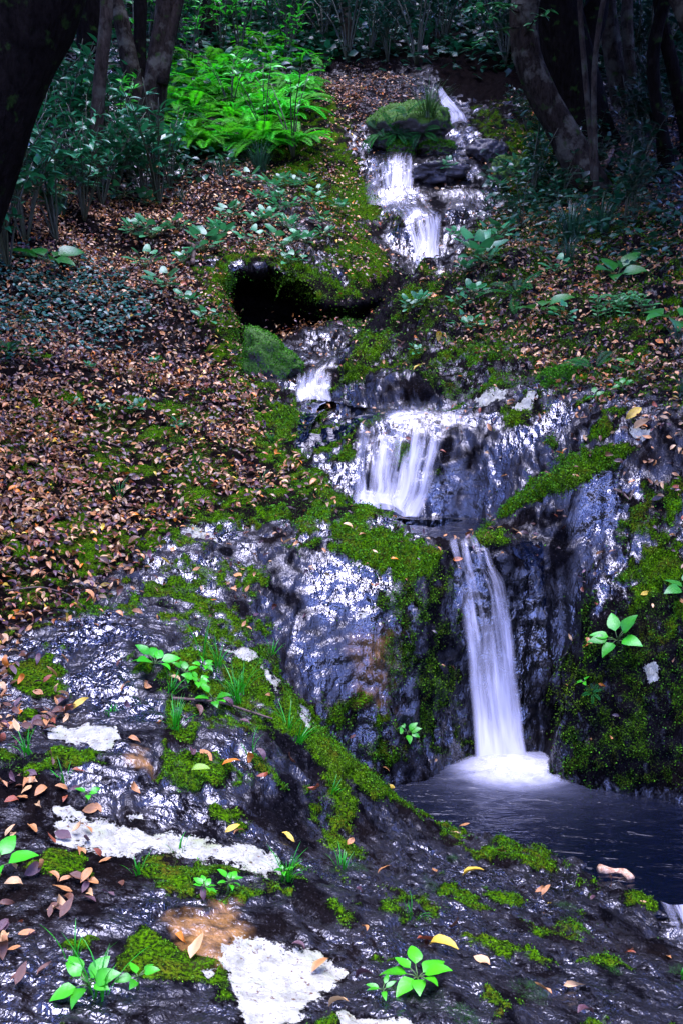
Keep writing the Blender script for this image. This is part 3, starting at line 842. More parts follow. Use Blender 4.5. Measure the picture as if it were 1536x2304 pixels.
w1 = fall_sheet("waterfall", [(1000,1222,1098,1226),(1008,1262,1112,1262),(1020,1310,1132,1305),(1032,1400,1148,1400),(1046,1500,1160,1500),(1056,1600,1170,1600),(1062,1690,1180,1690),(1060,1735,1185,1735)],
                [.26,.32,.34,.40,.48,.62,.85,1.1], off=.05, nu=26, nv=60, layers=2, streak=.7)
tag(w1, "tallest white silky waterfall dropping into the dark foreground pool", "waterfall", "waterfalls of the stream")
w2 = fall_sheet("waterfall", [(815,926,1018,922),(812,950,1015,945),(806,1000,1000,1000),(800,1060,985,1060),(794,1110,965,1110),(791,1150,940,1168)],
                [.05,.16,.36,.38,.44,.56], off=.035, nu=30, nv=46, layers=2, ymin=5.72, streak=.55)
tag(w2, "second waterfall in white strands over a purple brown rock wall", "waterfall", "waterfalls of the stream")
w3 = fall_sheet("waterfall", [(888,482,992,482),(905,500,990,497),(920,540,988,535),(932,575,988,570),(938,606,988,596)], [.2,.38,.46,.52,.62], off=.05, nu=18, nv=34, layers=2, ymin=10.5)
tag(w3, "narrow tapering white waterfall between mossy banks above the mound", "waterfall", "waterfalls of the stream")
w4 = fall_sheet("waterfall", [(668,848,752,843),(664,868,748,868),(660,890,746,890),(664,908,748,906)], [.15,.4,.42,.5], off=.04, nu=18, nv=20, layers=2)
tag(w4, "short low cascade beside the mossy rock at the cave mouth", "waterfall", "waterfalls of the stream")
w5 = fall_sheet("waterfall", [(852,350,938,352),(858,370,935,372),(858,400,930,402),(862,428,928,428)], [.2,.34,.40,.46], off=.05, nu=18, nv=22, layers=2)
tag(w5, "short white cascade left of the dark ledge rock", "waterfall", "waterfalls of the stream")
w6 = fall_sheet("waterfall", [(848,426,965,428),(852,448,960,450),(850,470,975,472),(880,486,990,486)], [.26,.26,.24,.24], off=.03, nu=18, nv=20, layers=2)
tag(w6, "thin sheet of water sliding over the pale sloping slab", "waterfall", "waterfalls of the stream")
w7 = fall_sheet("waterfall", [(982,208,996,208),(986,226,1010,226),(992,246,1026,244),(1012,262,1044,262),(1012,284,1052,280)], [.55,.6,.6,.5,.55], off=.05, nu=12, nv=24, layers=2)
tag(w7, "topmost sliver of white water against the dark rock", "waterfall", "waterfalls of the stream")
w8 = fall_sheet("waterfall", [(1425,1962,1700,1950),(1450,1992,1700,1985),(1480,2030,1700,2030),(1505,2080,1700,2080),(1530,2140,1720,2140)], [.36,.46,.5,.46,.4], off=.03, nu=26, nv=26, layers=1)
tag(w8, "streaky water running off the foreground slab at the pool outlet", "waterfall", "waterfalls of the stream")
for q_, (rows_, d_) in enumerate([([(965,424,1105,428),(985,446,1118,452),(1000,476,1075,480)], [.16,.12,.1]), ([(835,345,860,345),(822,380,858,385),(812,420,860,424),(825,462,872,470)], [.12,.14,.14,.1]), ([(1002,930,1062,930),(1000,980,1050,985),(985,1060,1020,1070)], [.14,.12,.1])]):
    tag(fall_sheet("stream_water", rows_, d_, off=.02, nu=14, nv=20, layers=1, edge=.3, seed=q_), kind="structure")
s1 = fall_sheet("stream_water", [(740,788,795,782),(705,820,768,818),(680,846,755,842)], [.02,.1,.2], off=.02, nu=14, nv=30, layers=1)
tag(s1, kind="structure")

# foam where the lowest fall lands
def foam_mat():
    t = NT("white_foam")
    a = t.n("Attribute", attribute_name="tone")
    co = t.n("TexCoord").outputs["Object"]
    sp = t.n("SeparateColor"); t.put(sp.inputs[0], a.outputs["Color"])
    al = t.math('MULTIPLY', sp.outputs[0], t.maprange(t.noise(co, 18.0, 4, .6), .15, .55), clamp=True)
    b = t.n("BsdfPrincipled"); b.inputs["Base Color"].default_value = (.62, .63, .68, 1); b.inputs["Roughness"].default_value = .8
    mx = t.n("MixShader"); t.put(mx.inputs[0], al); t.put(mx.inputs[1], t.n("BsdfTransparent").outputs[0]); t.put(mx.inputs[2], b.outputs[0])
    return t.done(mx)
fm = MB()
FM = foam_mat()
for L in range(3):
    n1_, n2_ = 40, 12
    vs, ts, fs = [], [], []
    for i in range(n2_):
        r = i / (n2_ - 1)
        for j in range(n1_):
            th = 2 * math.pi * j / n1_
            x, y = math.cos(th) * r * (.24 + .05 * L), math.sin(th) * r * (.17 + .05 * L)
            p = np.array([[x * 7 + L, y * 7, L * 2.0]])
            z = (.055 - .012 * L) * (1 - r * r) ** 1.2 * (.75 + .5 * float(noise3(p, 1.0, 9)[0]))
            vs.append((x, y, z)); ts.append(((1 - r) ** .8 * (1.0 - .2 * L), 0, 0, 1))
    for i in range(n2_ - 1):
        for j in range(n1_):
            fs.append((i * n1_ + j, i * n1_ + (j + 1) % n1_, (i + 1) * n1_ + (j + 1) % n1_, (i + 1) * n1_ + j))
    fm.add(np.array(vs) + foot + np.array([0.0, -.06, .008]) - np.array(w1.location), fs, np.array(ts))
fo = fm.build("foam", FM, w1)
# ------------------------------------------------------------------ shared leaf and plant geometry
def leaf_geo(L, Wd, kind='lance', n=5, curl=0.0, fold=0.0, twist=0.0, wave=0.0):
    """A leaf along +X, upper side +Z: three points per station."""
    V_, F_ = [], []
    x = z = 0.0
    ang = curl * .5 if curl > 0 else 0.0
    for i in range(n + 1):
        s = i / n
        if kind == 'lance': w = math.sin(math.pi * min(s ** .85, 1)) ** .9
        elif kind == 'ovate': w = math.sin(math.pi * s ** .62) ** .85
        elif kind == 'heart': w = (1.0 - s) ** .55 * (1.05 - .25 * (1 - s)) if s > .08 else .82
        else: w = (1 - s) ** .6
        w = max(w, .02) * Wd * .5
        a = ang - curl * s
        tw = twist * s
        up = fold * w + wave * w * math.sin(s * 9)
        cz, sz = math.cos(tw), math.sin(tw)
        back = -.22 * L * .5 if kind == 'heart' and i == 0 else 0.0
        V_ += [(x + back, w * cz - up * sz, z + up * cz + w * sz), (x, 0, z), (x + back, -w * cz + up * sz, z + up * cz - w * sz)]
        x += L / n * math.cos(a); z += L / n * math.sin(a)
    for i in range(n):
        a, b = 3 * i, 3 * i + 3
        F_ += [(a, a + 1, b + 1, b), (a + 1, a + 2, b + 2, b + 1)]
    return np.array(V_), np.array(F_)

def basis(nrm, yaw, tilt=0.0):
    """n x 3 x 3 rotations: local Z along nrm, local X turned by yaw; tilt lifts X out of the plane."""
    nrm = np.atleast_2d(nrm).astype(float)
    nrm = nrm / np.linalg.norm(nrm, axis=1, keepdims=True)
    ref = np.stack([np.cos(yaw), np.sin(yaw), np.zeros_like(yaw)], 1)
    x = ref - (ref * nrm).sum(1, keepdims=True) * nrm
    x /= np.linalg.norm(x, axis=1, keepdims=True) + 1e-9
    y = np.cross(nrm, x)
    t = np.broadcast_to(np.asarray(tilt, float), yaw.shape)[:, None]
    x2 = x * np.cos(t) + nrm * np.sin(t)
    z2 = nrm * np.cos(t) - x * np.sin(t)
    return np.stack([x2, y, z2], -1)

def scatter_mesh(name, temps, which, pos, rot, scale, tone, mat, origin=None):
    """Many leaves in one mesh: temps are (verts, quads)."""
    Vs, Fs, Ts, base = [], [], [], 0
    for k, (tv, tf) in enumerate(temps):
        m = np.nonzero(which == k)[0]
        if not len(m): continue
        v = np.einsum('nij,vj->nvi', rot[m], tv) * scale[m][:, None, None] + pos[m][:, None, :]
        f = tf[None] + (np.arange(len(m)) * len(tv))[:, None, None] + base
        base += len(m) * len(tv)
        Vs.append(v.reshape(-1, 3)); Fs.append(f.reshape(-1, tf.shape[1])); Ts.append(np.repeat(tone[m], len(tv), 0))
    Vv = np.concatenate(Vs); Ff = np.concatenate(Fs)
    if origin is not None: Vv = Vv - origin
    return fast_mesh(name, Vv, Ff.ravel(), np.full(len(Ff), Ff.shape[1]), mat, True, np.concatenate(Ts))

def leaf_material(name, rough=.4, trans=.25, spec=.5, vein=False, var=.35, scale=60):
    t = NT(name)
    a = t.n("Attribute", attribute_name="tone")
    co = t.n("TexCoord").outputs["Object"]
    nz = t.noise(co, scale, 3, .6)
    c = t.mix(t.maprange(nz, .3, .7, 0, var), a.outputs["Color"], (.012, .010, .006), 'MIX')
    b = t.n("BsdfPrincipled"); t.put(b.inputs["Base Color"], c); b.inputs["Roughness"].default_value = rough
    b.inputs["Specular IOR Level"].default_value = spec
    bp = t.n("Bump"); t.put(bp.inputs["Height"], nz); bp.inputs["Strength"].default_value = .35; bp.inputs["Distance"].default_value = .004
    t.put(b.inputs["Normal"], bp.outputs[0])
    tl = t.n("BsdfTranslucent"); t.put(tl.inputs["Color"], c)
    mx = t.n("MixShader"); mx.inputs[0].default_value = trans; t.put(mx.inputs[1], b.outputs[0]); t.put(mx.inputs[2], tl.outputs[0])
    return t.done(mx)
DEAD = leaf_material("dry_leaf", .42, .12, .5, var=.3, scale=90)
GREEN = leaf_material("green_leaf", .38, .28, .5, var=.22, scale=45)
FERNM = leaf_material("fern_leaf", .6, .4, .15, var=.2, scale=40)
GLOSSY = leaf_material("glossy_leaf", .34, .18, .5, var=.25, scale=30)
MOSSM = leaf_material("moss_leaf", .7, .25, .2, var=.3, scale=60)

def tube(mb, pts, radii, sides=8, attr=None, bump=0.0, seed=0, cap=True):
    pts = np.asarray(pts, float); n = len(pts)
    tan = np.gradient(pts, axis=0); tan /= np.linalg.norm(tan, axis=1, keepdims=True) + 1e-9
    ref = np.array([0, 1.0, 0.0]) if abs(tan[0, 1]) < .9 else np.array([1.0, 0, 0])
    vs = []
    for i in range(n):
        x = np.cross(ref, tan[i]); x /= np.linalg.norm(x) + 1e-9
        y = np.cross(tan[i], x)
        for j in range(sides):
            th = 2 * math.pi * j / sides
            vs.append(pts[i] + radii[i] * (math.cos(th) * x + math.sin(th) * y))
    vs = np.array(vs)
    if bump:
        c = np.repeat(pts, sides, 0)
        k = fbm(vs, (7, 7, 2.2), 3, seed)[:, None] * .6 + fbm(vs, (26, 26, 6), 2, seed + 5)[:, None] * .4
        vs = c + (vs - c) * (1 + bump * k)
    fs = []
    for i in range(n - 1):
        for j in range(sides):
            fs.append((i * sides + j, i * sides + (j + 1) % sides, (i + 1) * sides + (j + 1) % sides, (i + 1) * sides + j))
    if cap:
        fs.append(tuple(range(sides))[::-1]); fs.append(tuple((n - 1) * sides + j for j in range(sides)))
    mb.add(vs, fs, attr)

def smooth_path(pts, n):
    pts = np.asarray(pts, float)
    d = np.concatenate([[0], np.cumsum(np.linalg.norm(np.diff(pts, axis=0), axis=1))])
    t = np.linspace(0, d[-1], n)
    out = np.stack([np.interp(t, d, pts[:, k]) for k in range(3)], 1)
    for _ in range(max(2, n // 8)):
        q = out.copy(); q[1:-1] = (out[:-2] + 2 * out[1:-1] + out[2:]) / 4; out = q
    return out

# ------------------------------------------------------------------ rocks lying in the stream
def rock_material(name, mossy):
    t = NT(name)
    co = t.n("TexCoord").outputs["Object"]
    ge = t.n("NewGeometry"); sp = t.n("SeparateXYZ"); t.put(sp.inputs[0], ge.outputs["Normal"])
    n1 = t.noise(co, 9, 5, .65); n2 = t.noise(co, 60, 4, .7)
    rock = t.mix(t.maprange(n1, .35, .7), (.012, .011, .014), (.07, .065, .07))
    mo = t.mix(t.maprange(n2, .3, .7), (.012, .04, .003), (.06, .16, .006))
    f = t.maprange(t.math('ADD', sp.outputs[2], t.math('MULTIPLY', t.math('SUBTRACT', n1, .5), 1.5)), mossy, mossy + .35)
    c = t.mix(f, rock, mo)
    b = t.n("BsdfPrincipled"); t.put(b.inputs["Base Color"], c)
    t.put(b.inputs["Roughness"], t.maprange(f, 0, 1, .28, .9))
    bp = t.n("Bump"); t.put(bp.inputs["Height"], t.math('ADD', n1, t.math('MULTIPLY', n2, .5))); bp.inputs["Strength"].default_value = .8; bp.inputs["Distance"].default_value = .02
    t.put(b.inputs["Normal"], bp.outputs[0])
    return t.done(b)
def rock(name, px, py, Y, size, label, mat, seed, rz=0.0, slope=0.0, flat=1.0):
    me = bpy.data.meshes.new(name)
    bm = bmesh.new()
    bmesh.ops.create_icosphere(bm, subdivisions=5, radius=1.0)
    P = np.array([v.co[:] for v in bm.verts])
    k = fbm(P + seed, 1.1, 3, seed) * .45 + (np.abs(fbm(P + seed, 3.2, 3, seed + 3)) - .2) * -.28 + fbm(P, 12, 3, seed + 9, .6) * .07
    P = P * (1 + k)[:, None]
    P[:, 2] = np.where(P[:, 2] > .55 * flat + .25, .55 * flat + .25 + (P[:, 2] - .55 * flat - .25) * .35, P[:, 2])
    P[:, 2] *= 1 - slope * np.clip(P[:, 0] + .3, -.6, 1.2)
    P = P * np.array(size)
    for v, p in zip(bm.verts, P): v.co = p
    for f in bm.faces: f.smooth = True
    bm.to_mesh(me); bm.free()
    me.materials.append(mat)
    p = at(px, py, Y)
    o = link(name, me, None, p)
    o.rotation_euler.z = rz
    _ROCKS.append(o)
    return tag(o, label, "rock")
_ROCKS = []
RM = rock_material("mossy_stone", -.35); RW = rock_material("wet_stone", .75)
rock("mossy_rock", 606, 818, 7.95, (.25, .22, .30), "bright green mossy rock at the mouth of the dark cave", RM, 3, .0, slope=.4)
rock("boulder", 928, 292, 13.1, (.50, .38, .32), "boulder topped with grass and ferns in the upper stream", RM, 8, .1, flat=1.8)
rock("ledge_rock", 990, 388, 12.35, (.34, .3, .17), "dark wet slab of rock right of the short upper cascade", RW, 12, .2, flat=.3)
rock("stone", 900, 338, 12.85, (.16, .14, .12), "small mossy stone under the fern topped boulder", RM, 15)
rock("stone", 985, 332, 12.9, (.22, .16, .12), "low flat mossy stone right under the boulder's edge", RM, 19, flat=.3)
rock("stone", 1140, 395, 12.4, (.2, .2, .24), "dark rounded stone jutting from the right stream bank", RM, 23)
rock("stone", 1095, 345, 13.0, (.24, .2, .18), "dark stone above the pale slab under the right bank's brow", RW, 27)
rock("stone", 1255, 862, 6.6, (.13, .14, .12), "mossy stone standing out of the right bank below the drooping fern", RM, 31)

# things that grow on the rocks have to find them
_rv, _rf, _n = [tuple(p) for p in V.tolist()], GQ.tolist(), len(V)
for o in _ROCKS:
    mw = Matrix.Translation(o.location) @ Matrix.Rotation(o.rotation_euler.z, 4, 'Z')
    _rv += [tuple(mw @ v.co) for v in o.data.vertices]
    _rf += [[i + _n for i in p.vertices] for p in o.data.polygons]
    _n += len(o.data.vertices)
GROUND_BVH, BVH = BVH, BVHTree.FromPolygons(_rv, _rf)

# ------------------------------------------------------------------ trees
def bark_material(name, dark, pale, amount):
    t = NT(name)
    co = t.n("TexCoord").outputs["Object"]
    mp = t.n("Mapping"); t.put(mp.inputs[0], co); mp.inputs["Scale"].default_value = (1, 1, .35)
    n1 = t.noise(mp.outputs[0], 24, 5, .7); n2 = t.noise(co, 5, 4, .6)
    c = t.mix(t.maprange(n1, .35, .65), dark, tuple(x * 4.5 for x in dark))
    c = t.mix(t.maprange(n2, .62 - amount, .74 - amount), c, pale)
    c = t.mix(t.maprange(t.noise(co, 8, 3), .6, .75), c, (.02, .05, .008))
    b = t.n("BsdfPrincipled"); t.put(b.inputs["Base Color"], c); b.inputs["Roughness"].default_value = .8; b.inputs["Specular IOR Level"].default_value = .02
    bp = t.n("Bump"); t.put(bp.inputs["Height"], n1); bp.inputs["Strength"].default_value = .9; bp.inputs["Distance"].default_value = .03
    t.put(b.inputs["Normal"], bp.outputs[0])
    return t.done(b)
BARK_D = bark_material("dark_bark", (.002, .0016, .0013), (.014, .012, .009), .02)
BARK_P = bark_material("pale_bark", (.010, .008, .006), (.055, .055, .040), .12)
BARK_M = bark_material("lichened_bark", (.007, .0055, .004), (.075, .072, .05), .10)
CROWN_T = [leaf_geo(1, .45, 'ovate', 2, .5, .2), leaf_geo(1, .38, 'lance', 2, .3, .3)]
def crown_mesh(name, R, n, leaf, seed):
    g = np.random.default_rng(seed)
    nc = 26
    cl = g.normal(size=(nc, 3)); cl /= np.linalg.norm(cl, axis=1, keepdims=True)
    cl *= (g.uniform(.25, 1.0, nc) ** .6)[:, None] * np.array([R, R, R * .6])
    k = g.integers(0, nc, n)
    pos = cl[k] + g.normal(size=(n, 3)) * np.array([.32, .32, .2]) * R * .75 * g.uniform(.4, 1, (n, 1))
    nrm = g.normal(size=(n, 3)) * .6 + np.array([0, 0, 1.0])
    rot = basis(nrm, g.uniform(0, 6.28, n), g.uniform(-.5, .3, n))
    tone = np.ones((n, 4)); b = g.uniform(.5, 1.3, (n, 1))
    tone[:, :3] = np.array([.018, .060, .014]) * b * (1 + .3 * g.normal(size=(nc, 1))[k].clip(-1, 1))
    return scatter_mesh(name, CROWN_T, g.integers(0, 2, n), pos, rot, leaf * g.uniform(.7, 1.3, n), tone, GREEN)
CROWNS = [crown_mesh("crown", 2.6, 1700, .34, 100 + i) for i in range(3)]
_ct = [0]
def tree(pts, radii, label, mat, crown_at=None, crown_s=1.0, sides=14, group=None, name="tree", limbs=True, extra=(), bump=.22):
    """pts: world axis points from ground up, continuing above the frame."""
    base = pts[0].copy()
    root = empty(name, base, label, "tree", group)
    n = 44
    P = smooth_path(pts, n) - base
    d = np.linspace(0, 1, len(radii))
    rr = np.interp(np.linspace(0, 1, n), d, radii)
    rr[:4] *= np.array([1.5, 1.28, 1.12, 1.04])
    mb = MB(); tube(mb, P, rr, sides, bump=bump, seed=_ct[0] * 7)
    tr = mb.build("trunk", mat, root)
    top = P[-1]
    g = np.random.default_rng(500 + _ct[0])
    for e_pts, e_r in extra:
        m2 = MB(); q = smooth_path(e_pts, 20) - base
        tube(m2, q, np.linspace(e_r[0], e_r[1], 20), 10, bump=bump, seed=_ct[0] + 3)
        m2.build("limb", mat, root)
    if limbs:
        for i in range(3):
            th = g.uniform(0, 6.28); k = int(n * g.uniform(.72, .92))
            ln = crown_s * g.uniform(1.2, 2.0)
            e = P[k] + np.array([math.cos(th) * ln, math.sin(th) * ln, ln * .7])
            m2 = MB(); tube(m2, smooth_path([P[k], (P[k] + e) / 2 + np.array([0, 0, -.15]), e], 10), np.linspace(rr[k] * .55, .02, 10), 7)
            m2.build("limb", mat, root)
    c = link("crown", CROWNS[_ct[0] % 3], root)
    c.location = Vector(top if crown_at is None else np.asarray(crown_at) - base)
    c.scale = (crown_s, crown_s, crown_s)
    c.rotation_euler.z = _ct[0] * 1.3
    _ct[0] += 1
    return root
def axis_px(Y, pts, top_z, lean=0.0, leany=0.0):
    """Axis from photo pixels at one distance: grounded below the first, continued up to top_z."""
    q = [at(px, py, Y) for px, py in pts]
    g0, _ = drop(q[0][0], Y)
    if g0[2] < q[0][2] - .05:
        dirn = q[0] - q[1]; s = (q[0][2] - g0[2]) / max(.2, -dirn[2])
        b = q[0] + np.array([dirn[0] * s * .6, 0, 0]); gb, _ = drop(b[0], Y); b[2] = gb[2] - .12
        q = [b] + q
    else:
        q[0][2] = min(q[0][2], g0[2] - .1)
    d = q[-1] - q[-2]; d /= max(abs(d[2]), .2)
    t = top_z - q[-1][2]
    q.append(q[-1] + np.array([d[0] * t * .5 + lean * .5, leany * .5, t * .55]))
    q.append(q[-1] + np.array([d[0] * t * .2 + lean * .5, leany * .5, t * .45]))
    return q
tree(axis_px(6.2, [(-150,560),(-20,160),(65,0),(110,-90)], 9.5, -2.5, -.5), [.36,.32,.29,.27,.22,.15], "massive leaning dark trunk crossing the upper left corner", BARK_D, crown_s=.9, sides=20, group="trees of the left bank")
tree(axis_px(14, [(206,330),(205,150),(205,0)], 13, -2.5, 1), [.2,.185,.18,.15,.1], "straight black trunk behind the pale slender one on the left", BARK_D, group="trees of the left bank")
tree(axis_px(11, [(215,300),(232,110),(250,0)], 11, -2.5, 1), [.075,.07,.062,.055,.04], "slender pale grey trunk standing among the left shrubs", BARK_P, crown_s=.8, group="trees of the left bank")
tree(axis_px(13, [(306,215),(285,95),(266,0)], 12, -3, 1), [.11,.1,.095,.08,.05], "curved grey brown trunk leaning left in the left bank clump", BARK_M, group="trees of the left bank")
tree(axis_px(14, [(316,240),(312,120),(322,0)], 13, -2, 1.5), [.09,.085,.08,.07,.04], "dark upright trunk between the curved one and the rough one", BARK_D, group="trees of the left bank")
tree(axis_px(12.2, [(340,255),(358,130),(392,0)], 12, -3.8, .5), [.15,.135,.125,.1,.06], "rough reddish brown trunk leaning right over the ferns", BARK_M, crown_s=.8, group="trees of the left bank",
     extra=[([at(365,190,12.1), at(378,110,12.1), at(405,0,12.1), at(425,-110,12.1)], (.07, .05))])
tree(axis_px(17, [(470,90),(476,20),(480,-30)], 14, -4.5, 3), [.14,.13,.12,.1,.05], "dark distant trunk rising above the fern bank", BARK_D, group="trees of the left bank")
BENT = tree(axis_px(11.7, [(1318,385),(1262,295),(1200,185),(1166,115),(1172,40),(1180,-20)], 11, 1.8, .6), [.18,.165,.155,.145,.135,.125,.09,.05], "bent grey trunk leaning left from the right bank", BARK_M, crown_s=.9, sides=16, group="trees of the right bank")
def spray(px, py, Y, ex, ey, n, ll, col, seed, parent):
    g_ = np.random.default_rng(seed)
    a, b = at(px, py, Y), at(ex, ey, Y - .5)
    m_ = MB(); path = smooth_path([a, (a + b) / 2 + np.array([0, 0, .08]), b], 14) - np.array(parent.location)
    tube(m_, path, np.linspace(.012, .003, 14), 5, (.03, .03, .015, 1)); br = m_.build("branch", BARK_M, parent)
    f_ = MB()
    for q in range(n):
        p = path[3 + int(g_.uniform(0, 11))]
        lv, lf = leaf_geo(ll * g_.uniform(.7, 1.2), ll * .34, 'ovate', 4, .6, .2)
        R_ = basis(np.array([[0, -.3, 1.0]]) + g_.normal(size=(1, 3)) * .3, np.array([g_.uniform(0, 6.28)]), np.array([-.3]))[0]
        f_.add(lv @ R_.T + p, [tuple(x) for x in lf], (*(np.array(col) * g_.uniform(.6, 1.3)), 1))
    f_.build("leaves", GREEN, br)
for k_, (a_, b_, c_, d_, n_) in enumerate([(1175,60,1060,110,20),(1170,30,1050,20,26),(1180,10,1090,50,24),(1172,90,1240,20,18)]):
    spray(a_, b_, 11.6, c_, d_, n_, .13, (.012,.16,.03), 900 + k_, BENT)
tree(axis_px(13.2, [(1335,390),(1300,230),(1268,110),(1240,20),(1228,-40)], 13, 1.2, 1), [.36,.33,.32,.30,.27,.2,.12], "thick black trunk behind the bent grey trunk", BARK_D, sides=18, group="trees of the right bank",
     extra=[([at(1285,160,13.2), at(1330,60,13.3), at(1355,-60,13.5)], (.2, .14))])
tree(axis_px(11.2, [(1336,410),(1318,200),(1300,0)], 9.5, .8, .4), [.034,.03,.028,.024,.015], "thin grey sapling stem in front of the thick black trunk", BARK_P, crown_s=.5, sides=8, group="trees of the right bank", bump=.1)
tree(axis_px(11.1, [(1340,405),(1332,170),(1352,0)], 9.5, 1.2, .2), [.032,.03,.027,.022,.015], "second thin sapling stem curving right from the same foot", BARK_P, crown_s=.5, sides=8, group="trees of the right bank", bump=.1)
tree(axis_px(14.5, [(1410,290),(1378,140),(1362,0)], 13, 1, 1), [.135,.12,.115,.1,.06], "mottled pale brown trunk right of the black one", BARK_P, group="trees of the right bank")
tree(axis_px(14.2, [(1434,300),(1414,140),(1406,0)], 12, 1.5, 1), [.085,.075,.07,.055,.03], "narrow mottled trunk close beside the pale brown trunk", BARK_P, crown_s=.8, group="trees of the right bank")
tree(axis_px(11.8, [(1500,360),(1462,170),(1468,90),(1490,0)], 10, 1.4, .5), [.075,.07,.062,.06,.05,.03], "dark crooked trunk near the right edge", BARK_D, crown_s=.8, group="trees of the right bank")
tree(axis_px(12.2, [(1545,280),(1500,110),(1478,0)], 11, 1.0, 1), [.08,.075,.07,.05,.03], "dark trunk leaning left beyond the crooked one", BARK_D, crown_s=.8, group="trees of the right bank")
tree(axis_px(10.5, [(1620,200),(1540,45),(1505,-30)], 9.5, 1.5, .5), [.09,.08,.075,.05,.03], "reddish trunk slanting through the top right corner", BARK_M, crown_s=.8, group="trees of the right bank")
tree(axis_px(17.5, [(786,120),(778,60),(772,-10)], 15, .5, 2), [.1,.09,.085,.07,.04], "dim distant trunk above the middle of the stream", BARK_M, group="trees of the far wood")
# the far wood: trunks one can hardly tell apart in the dark
g = np.random.default_rng(77)
for i in range(26):
    Y = g.uniform(21.5, 32)
    x = g.uniform(-.42, .42) * Y
    if -7 < x < 1 and Y < 26: Y += 5
    b, _ = drop(x, Y); b[2] -= .15
    ln = g.uniform(-.8, .8)
    h = g.uniform(5, 7.5)
    tree([b, b + np.array([ln * .3, .1, h * .4]), b + np.array([ln * .7, .3, h * .75]), b + np.array([ln, .5, h])], [g.uniform(.12, .25), .15, .12, .06],
         "dark trunk deep in the shaded wood above the stream", BARK_D, crown_s=g.uniform(1.0, 1.35), sides=9, group="trees deep in the shaded wood")
# trees added around the view, mostly out of frame, whose crowns block sky light
for i, (x, Y, h, s) in enumerate([(-6.5,9.5,6.5,1.2),(-8,13,6.5,1.2),(5.2,8.5,6.0,1.1),(6.0,11.5,6.5,1.2),(7.5,15,7,1.3),(-7.5,17,7,1.1),(4.2,6.2,5.5,.9),(4.4,9.8,5.0,.95),(3.6,17.0,6.5,1.1),(-9,6,6.5,1.2),(-5.2,1.5,6,1.1),(-5.6,5.2,5.5,1.0),(5.0,2.0,6.5,1.1),(5.2,4.6,5.5,.9),(-3.2,-4.5,6,1.2),(3.4,-4.5,6.3,1.2),(-7,-3,6,1.3),(7,-3,6.5,1.3)]):
    b, _ = drop(x, Y); b[2] -= .15
    tree([b, b + np.array([.1, 0, h * .4]), b + np.array([.2, .1, h * .75]), b + np.array([.2, .1, h])], [.2, .16, .13, .08],
         "added forest tree whose dense crown blocks light over the bank", BARK_D, crown_s=s, sides=10, group="added canopy trees that shade the banks")
for i, (x, Y, h, s, cx, cy) in enumerate([(3.2,5.6,4.6,.72,2.9,5.4),(3.9,8.2,4.8,.78,3.0,8.0),(4.9,10.6,4.8,.8,3.5,10.2),(5.6,13.2,5.0,.85,4.0,12.6),(-4.4,7.0,4.8,.8,-3.9,7.0),(-5.4,10.0,4.8,.85,-4.4,9.8),(-3.4,3.6,4.6,.7,-3.2,3.6)]):  # unseen low trees, added so their crowns darken the bank edges
    b, _ = drop(x, Y); b[2] -= .15
    top = np.array([cx, cy, b[2] + h])
    tree([b, b * .8 + top * .2 + np.array([.1, 0, .2]), b * .4 + top * .6 + np.array([.1, 0, .3]), top], [.14, .12, .1, .05], "unseen low tree added to shade the edge of the bank", BARK_D, crown_s=s, sides=10, group="unseen low trees added to shade the bank edges")
# ------------------------------------------------------------------ plants
def rotz(v, a):
    c, s = math.cos(a), math.sin(a)
    return v @ np.array([[c, s, 0], [-s, c, 0], [0, 0, 1]])
def roty(v, a):            # lift +X towards +Z by a
    c, s = math.cos(a), math.sin(a)
    return v @ np.array([[c, 0, s], [0, 1, 0], [-s, 0, c]])
def rotx(v, a):
    c, s = math.cos(a), math.sin(a)
    return v @ np.array([[1, 0, 0], [0, c, s], [0, -s, c]])

def frond_mesh(L, g, col):
    """One fern frond: an arching rachis along +X with tapering rows of toothed leaflets."""
    mb = MB()
    n = 20
    rise, droop = g.uniform(.45, .95), g.uniform(.9, 1.5)
    col = tuple(c * g.uniform(.45, 1.35) for c in col)
    pts = []
    x = z = 0.0
    for i in range(n + 1):
        s = i / n
        pts.append((x, 0, z))
        a = rise - droop * s ** 1.2
        x += L / n * math.cos(a); z += L / n * math.sin(a)
    pts = np.array(pts)
    tube(mb, pts, np.linspace(.0045, .0012, n + 1) * L / .5, 4, (*[c * .7 for c in col], 1), cap=False)
    for i in range(4, n + 1):
        s = i / n
        w = math.sin(math.pi * min(1, (s - .12) / .92)) ** .7 * .21 * L * (1.12 - .35 * s)
        w = max(w, .02 * L)
        a = rise - droop * s ** 1.2
        for sd_ in (-1, 1):
            for sub in (0, .5):
                if i == n and sub: continue
                p = pts[i] if not sub or i == n else (pts[i] + pts[i + 1]) / 2
                lv, lf = leaf_geo(w * g.uniform(.9, 1.05), L * .024, 'lance', 2, .5, .1)
                lv = rotz(lv, sd_ * g.uniform(1.05, 1.2))
                lv = roty(lv, a)
                b = g.uniform(.75, 1.25)
                mb.add(lv + p, [tuple(f) for f in lf], (*[c * b for c in col], 1))
    return mb.mesh("frond", FERNM)
def make_fern(col, L, nf, seed, label, group):
    g = np.random.default_rng(seed)
    root = empty("fern", (0, 0, 0), label, "fern", group)
    for k in range(nf):
        me = frond_mesh(L * g.uniform(.75, 1.1), g, col)
        o = link("frond", me, root)
        o.rotation_euler = (g.uniform(-.2, .2), g.uniform(-.15, .2), 2 * math.pi * (k + g.uniform(-.3, .3)) / nf)
    return root
